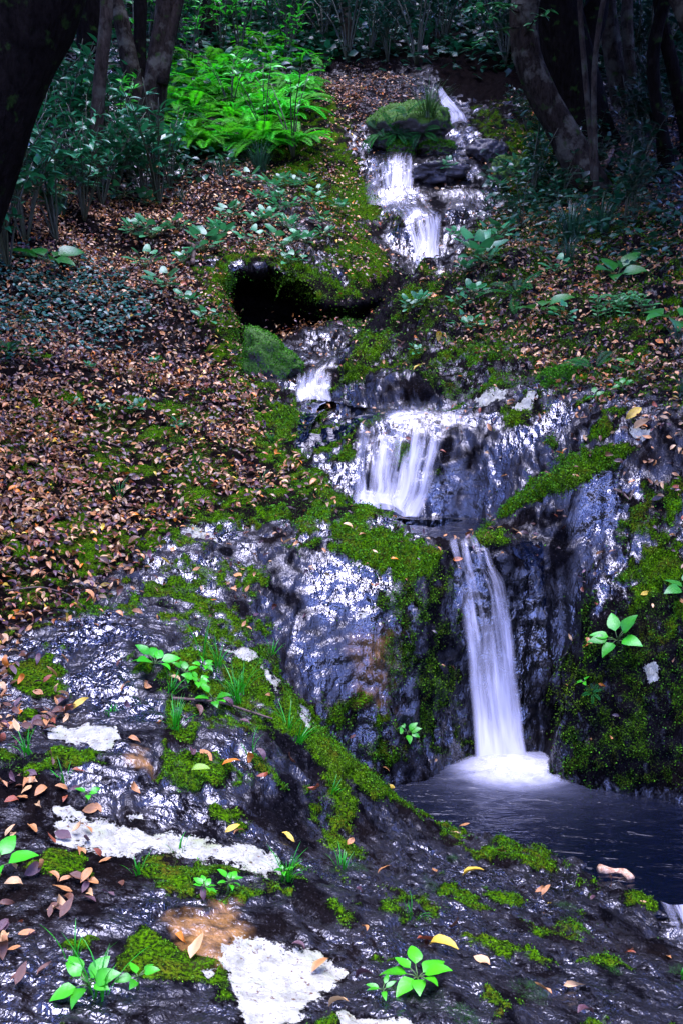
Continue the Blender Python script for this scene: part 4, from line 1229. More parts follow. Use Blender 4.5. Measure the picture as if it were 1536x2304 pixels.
def plant_geo(g, nleaf, stem_h, leaf_l, leaf_w, kind, spread, col, layers=1, curl=.8, fold=.25, petiole=.4, tilt=(.0, .6)):
    """Leaves on petioles round a short stem: (stem mesh builder, foliage mesh builder)."""
    st, fo_ = MB(), MB()
    tube(st, [(0, 0, -.02), (spread * .1, 0, stem_h * .5), (0, spread * .1, stem_h)], [.004 + leaf_l * .02, .003 + leaf_l * .015, .002], 6, (.05, .09, .02, 1))
    for k in range(nleaf):
        lay = k % layers
        hz = stem_h * (1 - .85 * lay / max(layers, 1)) if layers > 1 else stem_h * g.uniform(.8, 1)
        th = 2 * math.pi * (k * .382 + g.uniform(-.06, .06))
        pl = leaf_l * petiole * g.uniform(.6, 1.3)
        el = g.uniform(*tilt)
        p0 = np.array([0, 0, hz]); d = np.array([math.cos(th) * math.cos(el), math.sin(th) * math.cos(el), math.sin(el) + .3])
        p1 = p0 + d * pl
        tube(st, [p0, (p0 + p1) / 2 + np.array([0, 0, pl * .12]), p1], [.0022, .002, .0018], 4, (.06, .12, .02, 1))
        s = g.uniform(.7, 1.12)
        lv, lf = leaf_geo(leaf_l * s, leaf_w * s, kind, 6, curl * g.uniform(.5, 1.3), fold, g.uniform(-.3, .3), .06)
        lv = rotx(lv, g.uniform(-.35, .35)); lv = roty(lv, el - curl * .28); lv = rotz(lv, th)
        b = g.uniform(.7, 1.2)
        c = np.array(col) * b
        tn = np.ones((len(lv), 4)); tn[:, :3] = c; tn[1::3, :3] = c * 1.25
        fo_.add(lv + p1, [tuple(f) for f in lf], tn)
    return st, fo_
STEM = leaf_material("green_stem", .5, .1, .4)
def make_plant(name, label, cat, group, seed, mat, **kw):
    g = np.random.default_rng(seed)
    root = empty(name, (0, 0, 0), label, cat, group)
    st, fo_ = plant_geo(g, **{k: v for k, v in kw.items()})
    st.build("stem", STEM, root); fo_.build("foliage", mat, root)
    return root
def make_shrub(seed, label, col, H, nst, leaf_l, group, mat=None, kind='ovate'):
    g = np.random.default_rng(seed)
    root = empty("shrub", (0, 0, 0), label, "shrub", group)
    st, fo_ = MB(), MB()
    for s in range(nst):
        th = g.uniform(0, 6.28); out = g.uniform(.15, .5) * H; h = H * g.uniform(.6, 1.1)
        e = np.array([math.cos(th) * out, math.sin(th) * out, h])
        path = smooth_path([(0, 0, -.05), e * np.array([.35, .35, .55]), e], 9)
        tube(st, path, np.linspace(.011, .004, 9) * H, 5, (.04, .05, .02, 1))
        for q in range(g.integers(11, 16)):
            t_ = g.uniform(.45, 1.0) ** .8
            p = path[min(8, int(t_ * 8))]
            a = g.uniform(0, 6.28); el = g.uniform(-.35, .55)
            sc = g.uniform(.65, 1.15)
            lv, lf = leaf_geo(leaf_l * sc, leaf_l * .36 * sc, kind, 4, g.uniform(.4, 1.0), .25, g.uniform(-.4, .4))
            lv[:, 0] += leaf_l * .15
            lv = rotx(lv, g.uniform(-.4, .4)); lv = roty(lv, el); lv = rotz(lv, a)
            c = np.array(col) * g.uniform(.6, 1.3)
            fo_.add(lv + p, [tuple(f) for f in lf], (*c, 1))
    st.build("stem", STEM, root); fo_.build("foliage", mat or GLOSSY, root)
    return root
def make_grass(seed, label, col, n, L, wd, group, spread=.03, lean=(.3, 1.0), name="grass_tuft"):
    g = np.random.default_rng(seed)
    mb = MB()
    for k in range(n):
        th = g.uniform(0, 6.28); r = spread * math.sqrt(g.uniform(0, 1))
        l = L * g.uniform(.5, 1.15)
        lv, lf = leaf_geo(l, wd, 'blade', 6, g.uniform(*lean) * 1.6, .3)
        lv = roty(lv, g.uniform(.75, 1.25)); lv = rotz(lv, th)
        c = np.array(col) * g.uniform(.6, 1.3)
        mb.add(lv + np.array([math.cos(th) * r, math.sin(th) * r, -.008]), [tuple(f) for f in lf], (*c, 1))
    o = mb.build(name, GREEN)
    return tag(o, label, "grass", group)
def place(o, px, py, s=1.0, rz=None, lean=.35, sink=.0, label=None, g=random):
    h = hit(px, py)
    if h is None:
        h = (at(px, py, 15), np.array([0, 0, 1.0]))
    p, n = h
    up = Vector(n * lean + np.array([0, 0, 1 - lean])).normalized()
    q = Vector((0, 0, 1)).rotation_difference(up) @ Quaternion((0, 0, 1), g.uniform(0, 6.28) if rz is None else rz)
    o.rotation_mode = 'QUATERNION'
    o.rotation_quaternion = q
    o.location = Vector(p) - up * sink
    o.scale = (s, s, s)
    if label: o["label"] = label
    return o
class Proto:
    """First placement uses the thing itself, later ones copies."""
    def __init__(self, roots): self.r, self.used, self.i = roots, [False] * len(roots), 0
    def get(self):
        k = self.i % len(self.r); self.i += 1
        if not self.used[k]:
            self.used[k] = True; return self.r[k]
        return copy_tree(self.r[k])
    def finish(self):
        for r, u in zip(self.r, self.used):
            if not u:
                for c in list(r.children): bpy.data.objects.remove(c)
                bpy.data.objects.remove(r)
gp = random.Random(5)

# ferns of the bright patch
FG = "ferns of the bright bank"
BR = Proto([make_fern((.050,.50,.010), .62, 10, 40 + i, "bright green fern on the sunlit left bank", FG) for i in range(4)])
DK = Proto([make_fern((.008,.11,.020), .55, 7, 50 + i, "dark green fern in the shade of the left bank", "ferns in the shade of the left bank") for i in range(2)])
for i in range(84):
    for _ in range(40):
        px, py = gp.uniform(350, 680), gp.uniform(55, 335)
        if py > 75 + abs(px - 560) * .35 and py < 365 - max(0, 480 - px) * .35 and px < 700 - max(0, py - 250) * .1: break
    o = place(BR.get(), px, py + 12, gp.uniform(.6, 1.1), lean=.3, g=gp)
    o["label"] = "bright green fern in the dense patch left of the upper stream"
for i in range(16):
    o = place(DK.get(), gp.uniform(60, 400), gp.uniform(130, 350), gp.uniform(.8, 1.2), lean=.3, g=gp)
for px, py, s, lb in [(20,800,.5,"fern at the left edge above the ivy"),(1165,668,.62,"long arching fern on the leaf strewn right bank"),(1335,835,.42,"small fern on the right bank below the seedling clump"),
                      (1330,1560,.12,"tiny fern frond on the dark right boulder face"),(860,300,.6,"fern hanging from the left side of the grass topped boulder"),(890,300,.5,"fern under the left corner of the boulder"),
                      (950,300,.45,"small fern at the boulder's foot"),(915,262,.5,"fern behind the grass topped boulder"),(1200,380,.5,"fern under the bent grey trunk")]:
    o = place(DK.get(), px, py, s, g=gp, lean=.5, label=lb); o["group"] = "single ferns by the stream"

# broad leaved shrubs
SH = Proto([make_shrub(60 + i, "x", (.012, .15, .050), 1.05, 9, .17, "glossy shrubs on the left bank") for i in range(3)])
shr = [(50,340),(25,430),(110,440),(160,330),(190,410),(90,250),(250,300),(290,380),(385,400),(330,430),(230,440),(60,520),(20,580),(150,250),(10,500),(130,520),(70,290),(130,360),(210,360),(20,270),(260,420),(360,440),(190,470),(80,400),(120,300),(230,260)]
for i, (px, py) in enumerate(shr):
    o = place(SH.get(), px, py + 25, gp.uniform(.75, 1.1), lean=.2, g=gp)
    o["label"] = "glossy dark leaved shrub under the leaning trunk at the left edge" if px < 200 else "glossy dark leaved shrub below the fern patch"
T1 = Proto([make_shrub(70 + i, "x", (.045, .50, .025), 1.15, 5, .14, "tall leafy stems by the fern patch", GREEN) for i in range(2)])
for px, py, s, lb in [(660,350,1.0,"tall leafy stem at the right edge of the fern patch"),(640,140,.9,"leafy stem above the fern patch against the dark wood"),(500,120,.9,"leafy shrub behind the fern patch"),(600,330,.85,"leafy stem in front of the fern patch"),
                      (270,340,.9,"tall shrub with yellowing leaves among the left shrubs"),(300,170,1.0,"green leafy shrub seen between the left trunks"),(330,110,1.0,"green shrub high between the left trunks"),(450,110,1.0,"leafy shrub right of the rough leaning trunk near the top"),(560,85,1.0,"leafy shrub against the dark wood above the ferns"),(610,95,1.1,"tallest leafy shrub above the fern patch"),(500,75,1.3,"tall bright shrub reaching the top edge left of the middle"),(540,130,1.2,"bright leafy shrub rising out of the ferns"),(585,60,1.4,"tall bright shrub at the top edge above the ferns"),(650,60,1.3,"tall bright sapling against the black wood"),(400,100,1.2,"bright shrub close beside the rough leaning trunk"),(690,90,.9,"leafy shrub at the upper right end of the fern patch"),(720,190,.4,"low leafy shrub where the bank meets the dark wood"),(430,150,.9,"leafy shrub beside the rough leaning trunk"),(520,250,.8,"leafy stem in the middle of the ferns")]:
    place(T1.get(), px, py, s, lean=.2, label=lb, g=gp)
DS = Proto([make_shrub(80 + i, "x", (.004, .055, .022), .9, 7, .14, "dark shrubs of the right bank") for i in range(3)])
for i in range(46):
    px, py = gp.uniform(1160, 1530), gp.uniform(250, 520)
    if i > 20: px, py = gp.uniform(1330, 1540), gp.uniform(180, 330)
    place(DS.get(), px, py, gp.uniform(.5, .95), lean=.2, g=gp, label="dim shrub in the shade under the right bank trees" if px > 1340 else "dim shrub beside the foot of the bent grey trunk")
BK = Proto([make_shrub(90 + i, "x", (.004, .055, .030), 1.4, 8, .18, "bushes in the dark wood behind the stream") for i in range(2)])
for i in range(46):
    px, py = gp.uniform(640, 1240), gp.uniform(5, 150)
    if abs(px - 1040) < 70 and py > 110: continue
    place(BK.get(), px, py, gp.uniform(.6, 1.2), lean=.1, g=gp, label="dim bush in the black wood behind the top of the stream")
for i in range(26):
    place(BK.get(), gp.uniform(1240, 1540), gp.uniform(10, 200), gp.uniform(.7, 1.2), lean=.1, g=gp, label="dim bush between the right bank trunks")
for i in range(26):
    place(BK.get(), gp.uniform(0, 700), gp.uniform(0, 120), gp.uniform(.7, 1.2), lean=.1, g=gp, label="dim bush between the left bank trunks")

# sedge mounds
for k, (px, py, s, n, lb) in enumerate([(585,385,1.0,90,"drooping dark sedge mound below the fern patch"),(225,400,1.0,90,"dark sedge mound among the left shrubs"),(1285,545,1.1,120,"large drooping dark sedge clump on the right bank"),(1350,520,.9,90,"dark sedge clump behind the large one on the right bank"),
                                  (1275,590,.6,60,"small sedge tuft below the large clump"),(960,262,1.1,90,"grass tuft drooping over the top of the boulder"),(130,480,.9,80,"dark sedge clump at the left edge"),(500,395,.6,60,"sedge tuft left of the drooping mound"),(410,455,.5,50,"short sedge tuft at the top of the leaf strewn slope"),
                                  (1525,770,.35,40,"sedge tuft at the right edge below the broad leaved plant"),(1530,890,.4,40,"grass tuft at the right edge above the pale stone")]):
    place(make_grass(200 + k, lb, (.012,.065,.028) if k not in (5,) else (.03,.10,.015), n, .42, .011, "sedge clumps on the banks", .09), px, py, s, lean=.3, g=gp)

# round leaved ground plants on the leaf litter
RP = Proto([make_plant("ground_plant", "x", "plant", "round leaved plants on the leaf litter", 300 + i, GREEN, nleaf=13, stem_h=.05, leaf_l=.105, leaf_w=.105, kind='heart', spread=.02, col=(.028,.19,.055), curl=.5, fold=.12, petiole=1.1, tilt=(.0,.9)) for i in range(3)])
for px, py, s, lb in [(345,548,1.1,"pale green round leaved plant left of the mossy twig"),(300,530,.8,"round leaved plant at the left end of the row above the cave"),(400,530,.9,"round leaved plant just left of the curved mossy root"),(465,580,1.2,"round leaved plant hanging over the cave's left shoulder"),(500,545,.9,"round leaved plant above the cave's left shoulder"),
                   (560,560,.9,"round leaved plant on the brow right above the cave"),(640,575,1.2,"largest round leaved plant right above the cave mouth"),(690,560,.9,"round leaved plant right of the largest one above the cave"),(650,605,.9,"round leaved plant drooping over the cave roof"),(520,500,.9,"round leaved plant halfway up the slope above the cave"),
                   (600,510,.8,"round leaved plant high above the cave on the brown litter"),(330,615,1.0,"round leaved plant on the slope left of the cave"),(370,660,.9,"pale plant lower on the slope left of the cave"),(425,695,.7,"small plant beside the cave's left rim"),(470,735,.8,"small pale plant on the cave's left mossy rim"),
                   (720,510,.8,"round leaved plant on the mossy bank left of the third fall"),(760,480,.7,"small plant on the mossy bank above the third fall's left side"),(700,470,.8,"plant on the leaf strewn part of the upper bank"),(560,420,.9,"pale plant just below the sedge mound"),(610,440,.9,"plant on the litter below the drooping sedge"),(510,380,.8,"pale plant beside the sedge tuft"),
                   (690,420,.7,"small plant near the top of the mossy bank"),(420,600,.7,"plant between the slope plants and the cave"),(270,460,1.0,"plant at the foot of the left shrubs"),(330,470,.9,"pale plant at the foot of the shrubs"),(1075,600,1.2,"bright round leaved plant on the crest of the right mound"),(1105,560,1.0,"round leaved plant above the crest of the right mound"),
                   (1130,540,.9,"plant below the dark shrubs of the right bank"),(1040,620,.6,"small plant just right of the third fall's foot"),(1045,750,.7,"small pale plant on the mossy face of the right mound"),(925,700,.5,"tiny plant on the left crest of the right mound"),(945,690,.55,"small bright plant on the right mound's brow"),(935,800,.4,"tiny seedling low on the right mound"),
                   (1010,385,.6,"small plant on the dark ledge rock"),(1120,430,.7,"plant at the edge of the pale slab"),(1180,420,.9,"leafy plant below the bent trunk's foot"),(1160,390,.8,"leafy plant beside the dark rounded stone"),(1215,330,.9,"leafy plant left of the bent trunk"),(1225,440,.9,"leafy plant under the bent trunk in the shade")]:
    place(RP.get(), px, py, s, lean=.4, label=lb, g=gp)

for i in range(34):
    if i < 18: px, py, lb, gr = gp.uniform(300, 740), gp.uniform(400, 560), "small pale green plant on the leaf strewn slope above the cave", "small plants on the slope above the cave"
    elif i < 26: px, py, lb, gr = gp.uniform(60, 420), gp.uniform(700, 1000), "tiny green seedling among the brown leaves of the left slope", "seedlings among the leaves of the left slope"
    else: px, py, lb, gr = gp.uniform(1000, 1300), gp.uniform(540, 800), "small green plant among the leaves of the right mound", "small plants on the right mound"
    o = place(RP.get(), px, py, gp.uniform(.45, .8) * (.5 if 18 <= i < 26 else 1), lean=.4, label=lb, g=gp); o["group"] = gr
# hosta like plants
def hosta(px, py, seed, label, n, ll, col, s=1.0, rz=0.0, lean=.5, w=.62):
    p = make_plant("broad_leaved_plant", label, "plant", None, seed, GREEN, nleaf=n, stem_h=.035, leaf_l=ll * 1.2, leaf_w=ll * 1.2 * w, kind='ovate', spread=.01, col=(col[0] * .6, col[1] * 1.05, col[2] * .18), curl=.9, fold=.18, petiole=.35, tilt=(.0, .5))
    return place(p, px, py, s, rz, lean, g=gp)
hosta(200,2235,401,"bright green plant with grassy blades on the wet slab at lower left",7,0.051,(.06,.33,.015),.95,1.0)
hosta(940,2225,402,"bright green ribbed plant beside the white lichen at the bottom",8,0.062,(.075,.36,.012),.95,.4)
hosta(860,2250,403,"small green sprout just left of the ribbed plant at the bottom",5,0.035,(.06,.30,.015),.8,.2,w=.4)
hosta(345,1510,404,"large bright green plant on the moss of the middle ledge",7,0.076,(.05,.38,.03),1.0,2.0,w=.6)
hosta(1392,1450,405,"bright green six leaved plant on the dark right boulder",7,.10,(.055,.30,.05),1.0,.6,.75)
hosta(1215,715,406,"blue green broad leaved plant in the middle of the right bank",6,.13,(.05,.16,.10),1.2,.3)
hosta(1385,635,407,"dark broad leaved plant high on the right bank",6,.14,(.025,.15,.05),1.3,1.2)
hosta(1515,735,408,"large blue green leaves at the right edge of the picture",6,.17,(.035,.17,.08),1.25,.9)
hosta(1545,1340,409,"single pale green leaf jutting in at the right edge",4,.10,(.05,.20,.10),1.0,2.6)
hosta(-15,1985,410,"green leaf poking in at the left edge of the slab",4,.09,(.06,.34,.03),.9,.2)
hosta(105,600,411,"dark leafy seedling standing above the ivy on the left",7,.17,(.02,.13,.06),1.2,.5)
for k, (px, py, n, ll, lb) in enumerate([(512,2010,7,.030,"tiny bright seedling on the moss below the long lichen strip"),(456,2020,7,.026,"small clover like seedling left of the tiny bright one"),(195,1805,5,.028,"tiny seedling above the left end of the lichen strip"),(915,1655,6,.05,"small bright plant on the dark wall left of the lowest fall"),
                          (410,1530,7,.045,"toothed seedling between the grass tufts on the mossy ledge"),(440,1545,6,.04,"round leaved seedling in the moss beside the grass"),(480,1590,6,.05,"dark green seedling behind the twig on the mossy ledge"),(450,1510,6,.035,"little pale seedling on the mossy ledge"),(310,2225,5,.03,"little plant right of the grassy bladed plant"),
                          (640,1985,5,.02,"tiny weed by the right end of the lichen strip"),(1320,1545,5,.03,"tiny plant above the frond on the right boulder"),(1410,830,5,.05,"seedling above the pale stone on the right bank"),(1340,905,5,.05,"seedling left of the pale stone on the right bank"),(1400,880,6,.05,"leafy seedling beside the yellow leaf on the right bank")]):
    hosta(px, py, 430 + k, lb, n, ll, (.06,.32,.02) if py > 1000 else (.03,.17,.05), 1.0, lean=.5, w=.6)
# bright seedling clump on the right bank
SC = Proto([make_plant("seedling", "bright small seedling in the dense clump on the right bank", "plant", "clump of seedlings on the right bank", 460 + i, GREEN, nleaf=8, stem_h=.09, leaf_l=.055, leaf_w=.03, kind='ovate', spread=.02, col=(.045,.24,.05), layers=2, curl=.6, fold=.2, petiole=.3, tilt=(.1,.6)) for i in range(2)])
for i in range(20):
    place(SC.get(), gp.uniform(1330, 1480), gp.uniform(690, 735), gp.uniform(.8, 1.2), g=gp)

# grass tufts on the moss
TG = "grass tufts on the moss and wet rock"
for k, (px, py, n, L, lb) in enumerate([(490,1505,16,.15,"bright grass tuft on top of the mossy ledge"),(458,1480,5,.24,"tall thin grass blades rising from the mossy ledge"),(535,1580,26,.17,"densest bright grass tuft on the mossy ledge"),(545,1555,14,.15,"grass tuft just behind the densest one"),(395,1640,22,.14,"grass tuft in front of the mossy ledge by the small puddle"),
                                 (385,1555,12,.11,"grass tuft left of the mossy ledge's seedlings"),(672,1665,20,.14,"grass tuft on the crest of the mossy ridge"),(268,1120,24,.14,"dark grass tuft in the leaf litter on the left"),(412,1160,14,.13,"dark grass tuft at the lower edge of the leaf litter"),(440,1040,12,.13,"grass tuft higher in the leaf litter"),(612,1470,12,.08,"small tuft at the top of the wet wall"),
                                 (250,1605,16,.05,"tiny grass tuft on the wet middle slab"),(565,1705,7,.12,"few thin blades in the wet hollow of the slab"),(60,1695,12,.10,"grass tuft on the moss at the left edge"),(748,1780,12,.06,"small tuft on the ridge beside the pool"),(645,1975,26,.12,"grass tuft at the right end of the long lichen strip"),(772,1955,18,.08,"small grass tuft on the slab right of the lichen strip"),
                                 (225,2240,16,.15,"long arching blades growing with the plant at lower left"),(170,2160,6,.13,"thin blades above the plant at lower left"),(925,2065,8,.08,"curling thin blades on the moss near the yellow leaf"),(400,1915,9,.07,"sparse blades on the lichen strip's lower edge"),(310,1960,8,.06,"short blades in the moss under the lichen strip"),(145,1755,8,.08,"sparse blades among the leaves on the left"),
                                 (650,1640,10,.12,"thin blades behind the ridge's grass tuft"),(590,1085,10,.1,"grass tuft on the mossy bank edge"),(615,995,10,.1,"grass tuft on the bank above the second fall"),(560,905,10,.1,"grass tuft on the bank beside the cascade"),(370,520,8,.1,"thin blades in the litter"),(335,700,14,.08,"grass tuft on the leaf slope"),(1530,2195,8,.05,"tiny tuft at the right edge of the slab")]):
    place(make_grass(240 + k, lb, (.02,.30,.006) if py > 1400 else (.012,.16,.010), n, L, .0055, TG, .022, (.35, 1.1)), px, py, 1.0, lean=.35, g=gp)
# moss cushions standing on bare rock
def cushion(px, py, r, lb, seed):
    g = np.random.default_rng(seed)
    n = int(700 * (r / .05) ** 1.2)
    a = g.uniform(0, 6.28, n); q = np.sqrt(g.uniform(0, 1, n))
    x, y = np.cos(a) * q * r * (1 + .25 * np.sin(3 * a + seed)), np.sin(a) * q * r * .6
    z = r * .35 * (1 - q ** 2)
    nr = np.stack([x / r, y / r, np.full(n, .8)], 1) + g.normal(size=(n, 3)) * .5
    tn = np.ones((n, 4)); tn[:, :3] = np.array([.035, .17, .008]) * g.uniform(.4, 1.4, (n, 1))
    tmp = [leaf_geo(.014, .005, 'lance', 1, 0, .2)]
    me = scatter_mesh("moss_cushion", tmp, np.zeros(n, int), np.stack([x, y, z], 1), basis(nr, g.uniform(0, 6.28, n), g.uniform(.2, 1.2, n)), g.uniform(.7, 1.4, n), tn, MOSSM)
    o = link("moss_cushion", me)
    tag(o, lb, "moss", "moss cushions on the wet slab")
    return place(o, px, py, 1.0, lean=1.0, g=gp)
for k, (px, py, r, lb) in enumerate([(422,1770,.055,"dark leafy moss cushion in the wet hollow of the slab"),(1195,2240,.05,"bright moss cushion on the black slab at lower right"),(1042,2292,.045,"round moss cushion at the bottom edge"),(560,1840-80,.02,"tiny moss cushion beside the dark one"),(1270,2045,.04,"moss cushion on the slab near the pool outlet"),
                               (800,1955,.03,"moss cushion on the slab right of the small grass tuft"),(970,2000,.035,"moss cushion on the slab near the yellow leaf"),(1015,1935,.03,"moss cushion near the slab's shore"),(1380,2190,.03,"moss strip on the lower right slab"),(1520,2190,.03,"moss cushion at the right edge")]):
    cushion(px, py, r, lb, 600 + k)
# ------------------------------------------------------------------ ivy, undergrowth, moss, fallen leaves, twigs
def pick(weight, n, g):
    w = weight * VAREA
    c = np.cumsum(w); c /= c[-1]
    return np.searchsorted(c, g.uniform(0, 1, n))
def jitter(i, n, g):
    k = np.sqrt(VAREA[i])[:, None] * .6
    t = g.normal(size=(n, 3)); t -= (t * N[i]).sum(1, keepdims=True) * N[i]
    return V[i] + t * k
g = np.random.default_rng(31)
nn = (V[:, 2] > -.72) & INVIEW
ivy_w = mask([(-60,560),(230,600),(330,690),(300,760),(160,760),(-60,800)], 25, 80) * INVIEW
n = 1900
i = pick(ivy_w, n, g)
HEART = [leaf_geo(1, .85, 'heart', 3, .5, .15), leaf_geo(1, .7, 'ovate', 3, .5, .2)]
tn = np.ones((n, 4)); tn[:, :3] = np.array([.010, .095, .060]) * g.uniform(.5, 1.6, (n, 1))
o = link("ivy", scatter_mesh("ivy", HEART, g.integers(0, 2, n), jitter(i, n, g) + N[i] * g.uniform(.01, .06, (n, 1)), basis(N[i] + g.normal(size=(n, 3)) * .35 + np.array([0, 0, .6]), g.uniform(0, 6.28, n), -.2), g.uniform(.03, .055, n), tn, GREEN))
tag(o, "blue green ivy leaves covering the ground at the left edge", "ground cover", kind="stuff")
# small leafy weeds of both upper banks
uw = (mask([(1080,420),(1200,300),(1536,380),(1536,640),(1250,560),(1130,540)], 30, 90) * .8 + mask([(-60,380),(400,330),(560,360),(400,440),(0,460)], 30, 60) + mask([(-200,-100),(1700,-100),(1700,200),(1200,170),(900,130),(700,150),(500,200),(-200,330)], 30, 60) * .5) * INVIEW
n = 26000
i = pick(uw, n, g)
tn = np.ones((n, 4)); tn[:, :3] = np.array([.004, .060, .024]) * g.uniform(.4, 1.6, (n, 1))
o = link("undergrowth", scatter_mesh("undergrowth", HEART, g.integers(0, 2, n), jitter(i, n, g) + N[i] * g.uniform(.02, .25, (n, 1)), basis(N[i] * .5 + g.normal(size=(n, 3)) * .4 + np.array([0, 0, .8]), g.uniform(0, 6.28, n), -.1), g.uniform(.05, .11, n) * np.clip(V[i, 1] / 10, .8, 1.8), tn, GREEN))
tag(o, "low dim undergrowth on the shaded banks", "undergrowth", kind="stuff")
# moss: tiny blades wherever the ground is mossy
n = 200000
mw = moss ** 1.5 * nn * (1 - .6 * litter) * (V[:, 1] < 13) / np.maximum(V[:, 1], 2.0) ** 1.7
i = pick(mw, n, g)
tn = np.ones((n, 4)); hue = fbm(V[i], 3.0, 2, 131)[:, None]
tn[:, :3] = (np.array([.052, .175, .001]) + np.clip(hue, 0, 1) * np.array([.06, .01, 0]) - np.clip(-hue, 0, 1) * np.array([.02, .02, -.004])) * g.uniform(.15, 1.7, (n, 1)) ** 1.4
sc = .0042 * np.clip(V[i, 1] / 2.6, .7, 3.2) * g.uniform(.6, 1.5, n)
BL = [(np.array([(0, .28, 0), (0, -.28, 0), (1, 0, .1), (.5, .4, .1)]), np.array([[0, 1, 2, 3]]))]
o = link("moss", scatter_mesh("moss", BL, np.zeros(n, int), jitter(i, n, g) - N[i] * .002, basis(N[i] + g.normal(size=(n, 3)) * .4, g.uniform(0, 6.28, n), g.uniform(.2, 1.3, n)), sc, tn, MOSSM))
tag(o, "green moss carpeting the rock and banks", "moss", kind="stuff")
# moss on the loose rocks
for q, o in enumerate(_ROCKS):
    if "mossy" not in o["label"] and "boulder" not in o["label"]: continue
    m_ = np.array([tuple(v.co) for v in o.data.vertices]); nn_ = np.array([tuple(v.normal) for v in o.data.vertices])
    ix = g.choice(np.nonzero(nn_[:, 2] > (-.3 if q == 0 else .15))[0], 7000)
    tn = np.ones((len(ix), 4)); tn[:, :3] = np.array([.045, .20, .001]) * g.uniform(.15, 1.7, (len(ix), 1))
    me_ = scatter_mesh("moss", BL, np.zeros(len(ix), int), m_[ix] + g.normal(size=(len(ix), 3)) * .006, basis(nn_[ix] + g.normal(size=(len(ix), 3)) * .4, g.uniform(0, 6.28, len(ix)), g.uniform(.2, 1.3, len(ix))), g.uniform(.007, .018, len(ix)), tn, MOSSM)
    link("moss_cover", me_, o)
# fallen leaves
TONES = {"tan": (.52, .23, .065), "pale": (.66, .40, .16), "brown": (.12, .042, .014), "purple": (.10, .042, .045), "orange": (.70, .20, .008), "yellow": (.68, .46, .03), "rust": (.32, .075, .022), "green": (.25, .45, .03)}
TK = list(TONES)
TP = np.array([.32, .15, .22, .18, .04, .02, .07, 0.0]); TP /= TP.sum()
def shapes(seed):
    gg = np.random.default_rng(seed)
    return [leaf_geo(1, gg.uniform(.26, .42), 'lance' if gg.uniform() < .6 else 'ovate', 6, gg.uniform(-2.2, 2.6), gg.uniform(.0, 1.1), gg.uniform(-1.6, 1.6), gg.uniform(0, .35)) for _ in range(9)]
LT = shapes(3)
def lay(i, n, g, lift=.012):
    nr = N[i] + g.normal(size=(n, 3)) * .28 + np.array([0, 0, .25])
    return jitter(i, n, g) + N[i] * g.uniform(.003, lift, (n, 1)), basis(nr, g.uniform(0, 6.28, n), g.uniform(-.15, .45, n))
clump = .35 + sstep(-.25, .35, fbm(V, 1.6, 3, 141)) + .5 * sstep(0, .4, fbm(V, 6, 2, 151))
wl_ = litter * clump * nn * sstep(.25, .5, N[:, 2]) * (V[:, 1] < 17) / np.maximum(V[:, 1], 3.5) ** .8 * (1 - .5 * (moss > .7))
sparse = (.045 * (1 - litter) * nn * sstep(.35, .6, N[:, 2]) * (V[:, 1] < 15)) / np.maximum(V[:, 1], 3.5) ** .8
n = 44000
i = pick(wl_ + sparse * .8, n, g)
far_ = ~((PY[i] > 1420) & (V[i, 1] < 4.6))
i = i[far_]; n = len(i)
pos, rot = lay(i, n, g, .03)
tk = g.choice(len(TK), n, p=TP)
tn = np.ones((n, 4)); tn[:, :3] = np.array([TONES[k] for k in TK])[tk] * g.uniform(.08, 1.3, (n, 1))
o = link("fallen_leaves", scatter_mesh("fallen_leaves", LT, g.integers(0, 9, n), pos, rot, g.uniform(.026, .050, n) * np.where(g.uniform(size=n) < .12, 1.45, 1.0), tn, DEAD))
tag(o, "brown leaf litter covering the banks", "leaf litter", kind="stuff")
# the leaves that show largest are single things
SH9 = {}
def leaf_mesh(k, s):
    if (k, s) not in SH9:
        tv, tf = LT[s]
        tn_ = np.ones((len(tv), 4)); tn_[:, :3] = TONES[k]
        tn_[1::3, :3] *= .7
        SH9[(k, s)] = fast_mesh("fallen_leaf", tv, tf.ravel(), np.full(len(tf), 4), DEAD, True, tn_)
    return SH9[(k, s)]
WORD = {"tan": "curled tan", "pale": "pale dry", "brown": "dark brown", "purple": "purplish brown", "orange": "orange", "yellow": "yellow", "rust": "rusty red", "green": "fallen green"}
def one_leaf(p, q, s, k, sh, lb, grp):
    o = link("fallen_leaf", leaf_mesh(k, sh), None, p)
    o.rotation_mode = 'QUATERNION'; o.rotation_quaternion = q; o.scale = (s, s, s)
    return tag(o, lb, "leaf", grp)
fgw = (sparse * 1.0 + wl_ * 1.6) * ((PY > 1420) & (V[:, 1] < 4.6) & (PX > -40) & (PX < 1580) & (PY < 2340)) * (.35 + 1.6 * sstep(1100, 0, PX) ** 2)
n = 268
i = pick(fgw, n, g)
pos, rot = lay(i, n, g, .012)
for j in range(n):
    k = TK[g.choice(len(TK), p=TP)]
    x, y = PX[i[j]], PY[i[j]]
    if N[i[j], 1] < -.8 and x > 1240: zone = "stuck to the dark right boulder"
    elif x > 1230 and y < 1850: zone = "stuck to the dark right boulder"
    elif y < 1640: zone = "on the wet middle ledge"
    elif x < 420: zone = "among the leaves on the left of the slab"
    elif x < 900: zone = "on the middle of the foreground slab"
    else: zone = "on the black wet slab beside the pool"
    one_leaf(pos[j], Matrix(rot[j].tolist()).to_quaternion(), g.uniform(.036, .064), k, int(g.integers(0, 9)), f"{WORD[k]} leaf lying {zone}" if "stuck" not in zone else f"{WORD[k]} leaf {zone}", f"{WORD[k]} leaves {zone.replace('stuck to', 'on')}")
